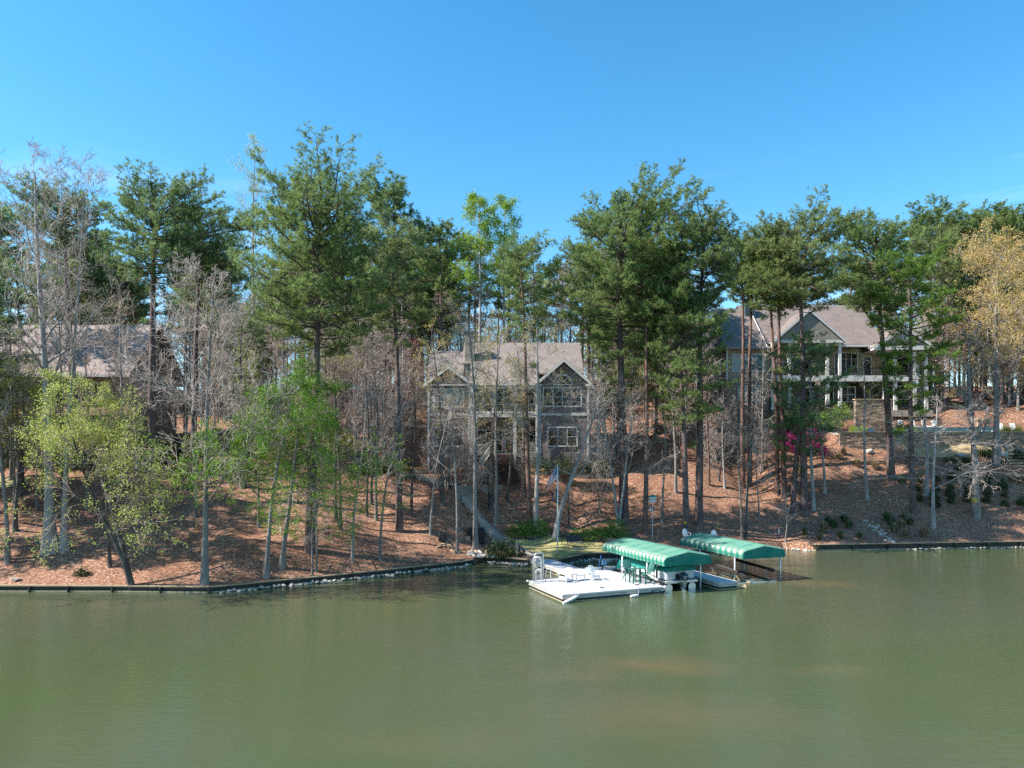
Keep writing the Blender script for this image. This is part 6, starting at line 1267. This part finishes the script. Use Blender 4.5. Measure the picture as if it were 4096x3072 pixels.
for i, (lab, ub, vb, ut, vt, tw, bark, sp, cat_) in enumerate((
 ('grey lichened trunk beside the black box on the path', 1903, 2202, 1880, 1250, 18, 'grey_bark', .26, CAT),
 ('leaning dark trunk with swollen foot right of the path', 1966, 2039, 1985, 1330, 16, 'dark_bark', .24, CAT),
 ('patchy pale trunk right of the path', 1982, 2094, 2000, 1280, 13, 'grey_bark', .26, CAT),
 ('straight pale grey trunk left of the flagpole', 2143, 2130, 2160, 1300, 19, 'pale_bark', .27, CAT),
 ('dark slender trunk left of the slender reddish pine', 2094, 1985, 2080, 1400, 13, 'dark_bark', .2, None),
 ('short crooked trunk below the porch stairs', 2029, 2007, 2075, 1560, 10, 'dark_bark', .25, CAT),
 ('leaning pale trunk behind the flagpole', 2221, 2148, 2420, 1560, 19, 'pale_bark', .34, None),
 ('pale multi-stemmed tree right of the leaning trunk', 2474, 2101, 2440, 1420, 15, 'pale_bark', .30, None),
 ('slim forked grey sapling beside the birdhouse', 2648, 2093, 2660, 1620, 10, 'grey_bark', .22, None),
 ('grey sapling midway up the bank left of the yellow-marked pine', 2702, 1967, 2700, 1450, 11, 'grey_bark', .22, None),
 ('thin bare tree up the slope right of the yellow-marked pine', 2836, 1940, 2830, 1400, 9, 'red_bark', .2, None),
 ('forked thin bare tree behind the smaller canopy, left stem', 2969, 2157, 2940, 1500, 9, 'dark_bark', .24, None),
 ('forked thin bare tree behind the smaller canopy, right stem', 2985, 2157, 3015, 1480, 11, 'dark_bark', .24, None),
 ('pale thin bare tree at the head of the gully', 2899, 1953, 2880, 1530, 8, 'pale_bark', .24, None),
 ('thin bare sapling in the gully', 3037, 2089, 3020, 1700, 6, 'grey_bark', .24, None),
 ('small bare sapling near the right seawall', 3141, 2170, 3150, 1960, 5, 'grey_bark', .3, None),
 ('pale grey trunk right of the domed pine', 3253, 2034, 3230, 1420, 15, 'pale_bark', .2, None),
 ('thin pale trunk right of the pale grey trunk', 3299, 1971, 3270, 1480, 11, 'pale_bark', .2, CAT),
 ('thin pale trunk at the left end of the stone wall', 3469, 1997, 3440, 1430, 12, 'pale_bark', .24, ('leaf_yellow', 3, .12, .12)),
 ('pale trunk beside the dark pine below the pool wall', 3706, 1979, 3690, 1500, 16, 'pale_bark', .22, None),
 ('large grey trunk with two yellow bands on the right bank', 3903, 2066, 3880, 1330, 27, 'grey_bark', .24, None),
 ('slender sapling at the slanting seawall, left of the pair', 1248, 2301, 1262, 1960, 7, 'grey_bark', .26, None),
 ('slender sapling at the slanting seawall, right of the pair', 1264, 2288, 1292, 1880, 8, 'grey_bark', .26, None),
 ('wavy slender trunk on the bank behind the rock row', 1409, 2247, 1460, 1560, 9, 'pale_bark', .22, None),
 ('slender pale trunk curving left of the slim straight pine', 1519, 2242, 1600, 1560, 10, 'grey_bark', .22, None),
 ('bluish slender trunk uphill of the curving pale trunk', 1506, 2082, 1500, 1480, 11, 'grey_bark', .2, None),
 ('thin dark trunk among the slender trunks left of the slim pine', 1467, 2064, 1475, 1500, 10, 'dark_bark', .2, None),
 ('dark trunk behind the tallest broad pine', 1361, 2118, 1345, 1400, 13, 'dark_bark', .2, None),
 ('leaning dark trunk beside the trunk behind the tallest pine', 1345, 2084, 1330, 1430, 12, 'dark_bark', .2, None),
 ('thin dark trunk uphill of the slender trunks', 1485, 2016, 1490, 1500, 10, 'dark_bark', .2, None),
 ('thin dark trunk right of the slim straight pine', 1646, 2066, 1660, 1500, 11, 'dark_bark', .22, None),
 ('thin pale sapling leaning right near the drain pipe', 1720, 2138, 1790, 1620, 7, 'pale_bark', .24, None),
 ('brown trunk below the left windows of the mauve house', 1770, 2021, 1740, 1330, 17, 'dark_bark', .24, CAT),
 ('grey trunk at the mouth of the rocky gully', 1829, 2211, 1812, 1480, 11, 'grey_bark', .24, None),
 ('dark trunk on the left bank behind the bare pale tree', 975, 1949, 975, 1300, 20, 'dark_bark', .2, None),
 ('bluish thin trunk uphill beside the bare pale tree', 782, 2070, 800, 1500, 12, 'grey_bark', .2, None),
 ('crooked grey trunk cut by the left picture edge', 30, 2250, -15, 1400, 17, 'grey_bark', .3, None))):
    broad(lab, ub, vb, ut, vt, tw, bark, 'pale_twig' if bark in ('pale_bark', 'grey_bark') else 'twig', 240 + i, leaf=cat_, first=.36 if tw > 10 else .3, limbs=15 if tw > 10 else 10, spread=sp, levels=4 if tw > 12 else 3, kids=(6, 4, 3, 2) if tw > 12 else (6, 5, 3), up=.06, el=(10, 60), wob=.3, flare=1.5, **({'stems': 3} if 'multi-stemmed' in lab else {}))
broad('white-limbed bare tree with wide drooping branches on the right bank', 3733, 2111, 3740, 1560, 15, 'pale_bark', 'pale_twig', 300, first=.28, limbs=17, spread=.50, up=-.02, droop=.05, kids=(6, 5, 3, 3), levels=4, el=(-10, 45))
broad('tall tree hung with orange-yellow spring tassels at the right edge', 3985, None, 3990, 1010, 24, 'grey_bark', 'pale_twig', 301, 86, name='leafing_tree', first=.2, limbs=26, spread=.36, kids=(8, 6, 3), el=(20, 65), leaf=('leaf_orange', 14, .24, .20, .45, .15))
broad('tree hung with orange-yellow tassels cut by the right picture edge', 4120, None, 4120, 1080, 20, 'grey_bark', 'pale_twig', 302, 88, name='leafing_tree', first=.2, limbs=22, spread=.36, kids=(8, 6, 3), el=(20, 65), leaf=('leaf_orange', 14, .24, .20, .45, .15))
broad('fresh green tree rising behind the mauve house chimney', 1915, None, 1925, 800, 16, 'pale_bark', 'pale_twig', 303, 97, name='leafing_tree', first=.48, limbs=18, spread=.16, kids=(7, 5, 3), el=(20, 60), leaf=('leaf_vivid', 12, .24, .22))
broad('fresh green tree right of the chimney behind the mauve house', 2010, None, 2025, 830, 16, 'pale_bark', 'pale_twig', 304, 99, name='leafing_tree', first=.46, limbs=18, spread=.16, kids=(7, 5, 3), el=(20, 60), leaf=('leaf_vivid', 12, .24, .22))
broad('thin spring-green tree behind the tallest broad pine', 1010, None, 1020, 580, 14, 'pale_bark', 'pale_twig', 305, 96, name='leafing_tree', first=.5, limbs=16, spread=.13, kids=(6, 5, 3), el=(30, 70), leaf=('leaf_lime', 4, .2, .16))
broad('golden-leafed small tree by the left house roof', 470, None, 430, 1270, 12, 'dark_bark', 'twig', 306, 84, name='leafing_tree', first=.3, limbs=12, spread=.35, kids=(6, 5, 3), leaf=('leaf_orange', 4, .25, .16))
broad('white-blossomed dogwood before the left house', 90, None, 100, 1560, 12, 'dark_bark', 'twig', 307, 70, name='dogwood_tree', first=.3, limbs=12, spread=.36, kids=(7, 5, 3), el=(0, 35), leaf=('blossom', 4, .16, .15))
broad('dark red-leafed maple behind the left wing of the mauve house', 1650, None, 1660, 1390, 12, 'dark_bark', 'twig', 308, 90, name='maple_tree', first=.3, limbs=12, spread=.36, kids=(6, 5, 3), leaf=('red_leaf', 6, .2, .16))
for k, (u, v, w_) in enumerate(((3901, 1996, .28), (3901, 2005, .28))):     # yellow paint bands round the large grey trunk
    b = G(3903, 2066); z = CH - (v - HZ) * b.y / F; x = (u - 2048) * b.y / F
    tag(MB().tube([(x - .02, b.y, z - .06), (x - .02, b.y, z + .06)], .40, 14).build('tree_band', 'yellow'), ('upper', 'lower')[k] + ' yellow band round the large grey trunk', 'band')
b = G(2747, 2134); tag(MB().box(b.x - .32, b.x - .1, b.y - .42, b.y - .22, b.z + .95, b.z + 1.15).build('tree_tag', 'yellow'), 'small yellow tag on the trunk behind the smaller canopy', 'tag')

# ------------------------------------------------------------------ the wood behind the houses
rng = random.Random(2024)
PP = [pine_mesh(('pine_bark', 'red_bark')[k % 2], ('needle', 'needle_blue', 'needle_olive')[k % 3], 500 + k, 25, .36 + .06 * (k % 3), 4.0 + .4 * (k % 2), lean=(rng.uniform(-.8, .8), 0), r0=.24, dens=1.0, K=10, ln=.44, wd=.07) for k in range(6)]
BB = [bare_mesh(('grey_bark', 'dark_bark', 'pale_bark')[k % 3], ('twig', 'pale_twig')[k % 2], 520 + k, 18, .17, first=.22, limbs=18, spread=.25, levels=4, kids=(6, 4, 3, 2), el=(20, 65), twig=.016) for k in range(5)]
UB = [bare_mesh(('dark_bark', 'grey_bark')[k % 2], ('twig', 'pale_twig')[k % 2], 540 + k, 8, .07, first=.08, limbs=18, spread=.38, levels=4, kids=(5, 4, 3, 2), el=(20, 70), twig=.010, stems=1 + k % 2) for k in range(4)]
LL = []
for k, mt in enumerate(('leaf_lime', 'leaf_olive', 'leaf_spring')):
    tm, cm, tips = bare_mesh('grey_bark', 'twig', 560 + k, 11, .09, first=.25, limbs=13, spread=.28, kids=(6, 5, 2), el=(15, 60)); LL.append((tm, [cm, crown_leaves(tips, k, mt, 4, .18, .16)]))
def blocked(x, y):
    return (-11 < x < 11.5 and 76 < y < 95) or (26 < x < 56 and 86 < y < 118) or (x < -38.5 and 73 < y < 93) or (38 < x and 70 < y < 97)
def scatter(n, y0, y1, lib, name, label, group, s, xr=None, halfw=.72):
    k = 0; tries = 0
    while k < n and tries < n * 40:
        tries += 1; y = rng.uniform(y0, y1); x = rng.uniform(-halfw * y - 4, halfw * y + 4)
        if xr and not (xr[0] < x < xr[1]): continue
        if blocked(x, y): continue
        it = lib[k % len(lib)]; tm, cr_ = it[0], it[1]; cr_ = cr_ if isinstance(cr_, list) else [cr_]
        add_tree(name, label, Vector((x, y, hz(x, y))), tm, cr_, group, rng.random() * 6.28, rng.uniform(*s)); k += 1
scatter(50, 100, 130, PP, 'pine_tree', 'tall pine in the wood on the hill behind the houses', 'pines of the hill wood', (.8, 1.12))
scatter(105, 92, 128, BB, 'bare_tree', 'leafless tree in the wood on the hill behind the houses', 'leafless trees of the hill wood', (.75, 1.15))
scatter(36, 80, 102, BB, 'bare_tree', 'leafless tree on the slope left of the mauve house', 'leafless trees left of the mauve house', (.6, .95), (-40, -12))
scatter(7, 86, 102, PP, 'pine_tree', 'dark pine on the slope left of the mauve house', 'pines left of the mauve house', (.6, .85), (-38, -13))
scatter(24, 84, 106, BB, 'bare_tree', 'leafless tree between the mauve and shingled houses', 'leafless trees between the houses', (.6, .9), (11, 30))
scatter(9, 88, 106, PP, 'pine_tree', 'pine between the mauve and shingled houses', 'pines between the houses', (.7, .95), (11, 21))
scatter(40, 77, 104, UB, 'bare_sapling', 'leafless thicket stem left of the mauve house', 'thicket left of the mauve house', (.6, 1.2), (-42, -11))
scatter(12, 82, 106, UB, 'bare_sapling', 'leafless thicket stem between the houses', 'thicket between the houses', (.6, 1.1), (11.5, 30))
scatter(16, 96, 110, UB, 'bare_sapling', 'leafless thicket stem behind the mauve house', 'thicket behind the mauve house', (.8, 1.3), (-12, 12))
scatter(26, 78, 112, LL, 'leafing_sapling', 'young leafing tree in the thicket left of the mauve house', 'young leafing trees left of the mauve house', (.6, 1.1), (-42, -11))
scatter(18, 82, 112, LL, 'leafing_sapling', 'young leafing tree between the houses', 'young leafing trees between the houses', (.5, 1.0), (11.5, 30))
scatter(12, 66, 76, BB, 'bare_tree', 'leafless tree screening the long-roofed house', 'leafless trees before the left house', (.65, .95), (-54, -33))
scatter(6, 64, 75, LL, 'leafing_sapling', 'young leafing tree screening the long-roofed house', 'young leafing trees before the left house', (.8, 1.2), (-52, -35))
scatter(9, 70.5, 75.5, UB, 'bare_sapling', 'slim leafless sapling on the bank before the mauve house', 'saplings before the mauve house', (.75, 1.15), (-9, 9))
scatter(16, 98, 112, BB, 'bare_tree', 'leafless tree right of the shingled house', 'leafless trees right of the shingled house', (.6, .95), (56, 82))
scatter(6, 98, 114, PP, 'pine_tree', 'pine right of the shingled house', 'pines right of the shingled house', (.7, .95), (57, 84))

scatter(16, 99, 122, UB, 'bare_sapling', 'leafless thicket stem right of the shingled house', 'thicket right of the shingled house', (.9, 1.4), (56, 86))
scatter(9, 99, 120, LL, 'leafing_sapling', 'young leafing tree right of the shingled house', 'young leafing trees right of the shingled house', (.8, 1.3), (56, 86))
scatter(30, 104, 126, LL, 'leafing_sapling', 'young leafing tree high on the hill behind the houses', 'young leafing trees on the hill', (1.0, 1.5), (-40, 60))
# far edge of the wood, one mass of twigs and foliage beyond the hill top
q = np.random.default_rng(9); cen = []; cmi = []; st_ = []
for k in range(230):
    x, y = q.uniform(-185, 185), q.uniform(132, 172); z = float(height(x, y)); pine_ = q.random() < .5; h = q.uniform(9, 17) if pine_ else q.uniform(7, 14); r_ = q.uniform(2.0, 3.6)
    n = 120; d_ = q.normal(0, 1, (n, 3)); d_ /= np.linalg.norm(d_, axis=1, keepdims=True); rr_ = q.uniform(.45, 1, (n, 1)) ** .6
    c_ = np.array([x, y, z + h * .62]) + d_ * rr_ * np.array([r_, r_, h * .42]); cen.append(c_); cmi.append(np.full(n, 0 if pine_ else q.choice([1, 2, 2]))); st_.append((x, y, z - 1, x + q.normal(0, .6), y, z + h * .9, .17, .05))
cen = np.concatenate(cen); V, FA, T = leaves(cen, random.Random(5), 3, .35, .72, .36); SV, SF = frusta(st_, 5); mi = np.repeat(np.concatenate(cmi), 3)
tag(link('far_wood', npmesh('far_wood', np.concatenate([V, SV]), np.concatenate([FA, SF + len(V)]), ['needle', 'leaf_olive', 'twig'], np.concatenate([T, np.full(len(SV), .3)]), mi=np.concatenate([mi, np.full(len(SF), 2)]))), 'far edge of the wood closing the gaps between the trunks', kind='stuff')
# trees standing beyond the left picture edge, whose shade falls across the left bank
for k, (x, y, it, s_) in enumerate(((-41.5, 53.5, PP[0], .95), (-46, 57, BB[1], 1.1), (-44.5, 61, PP[1], 1.0), (-52, 54, PP[2], 1.05), (-49, 64, PP[3], .9), (-56, 60, BB[2], 1.1), (-51.5, 69, PP[4], 1.0), (-62, 66, PP[5], 1.0), (-60, 55, BB[3], 1.2))):
    pn = it in PP
    add_tree('pine_tree' if pn else 'bare_tree', ('pine' if pn else 'leafless tree') + ' on the bank beyond the left picture edge', Vector((x, y, hz(x, y))), it[0], [it[1]], 'trees beyond the left edge', k * 1.3, s_)

# ------------------------------------------------------------------ tell look-alikes apart by where they stand
O1 = 'first second third fourth fifth sixth seventh eighth ninth tenth eleventh twelfth thirteenth fourteenth fifteenth sixteenth seventeenth eighteenth nineteenth'.split()
def ordinal(n):
    if n < 20: return O1[n - 1]
    t_, u_ = divmod(n, 10); tens = 'twenty thirty forty fifty sixty seventy eighty ninety'.split()[t_ - 2]
    return tens + '-' + O1[u_ - 1] if u_ else tens[:-1] + 'ieth'
ZONES = [(600, 'behind the long-roofed house'), (1200, 'behind the bare pale grey tree'), (1750, 'behind the slim straight pine'), (2350, 'behind the mauve house'), (2850, 'behind the broad tall pine'), (3700, 'behind the shingled house'), (9e9, 'behind the orange tassel trees')]
groups = {}
for o in COL.objects:
    if o.parent is None and o.get('group') and o.get('label'):
        if 'of the hill wood' in o['group']:
            u = 2048 + o.location.x * F / o.location.y; o['label'] = ('tall hill-wood pine ' if 'pine' in o['group'] else 'leafless hill-wood tree ') + next(z for m_, z in ZONES if u < m_)
        groups.setdefault((o['group'], o['label']), []).append(o)
for (g_, l_), obs in groups.items():
    if len(obs) > 1 and len(l_.split()) <= 13:
        for i, o in enumerate(sorted(obs, key=lambda o: o.location.x / o.location.y)): o['label'] = f'{l_}, {ordinal(i + 1)} from left'
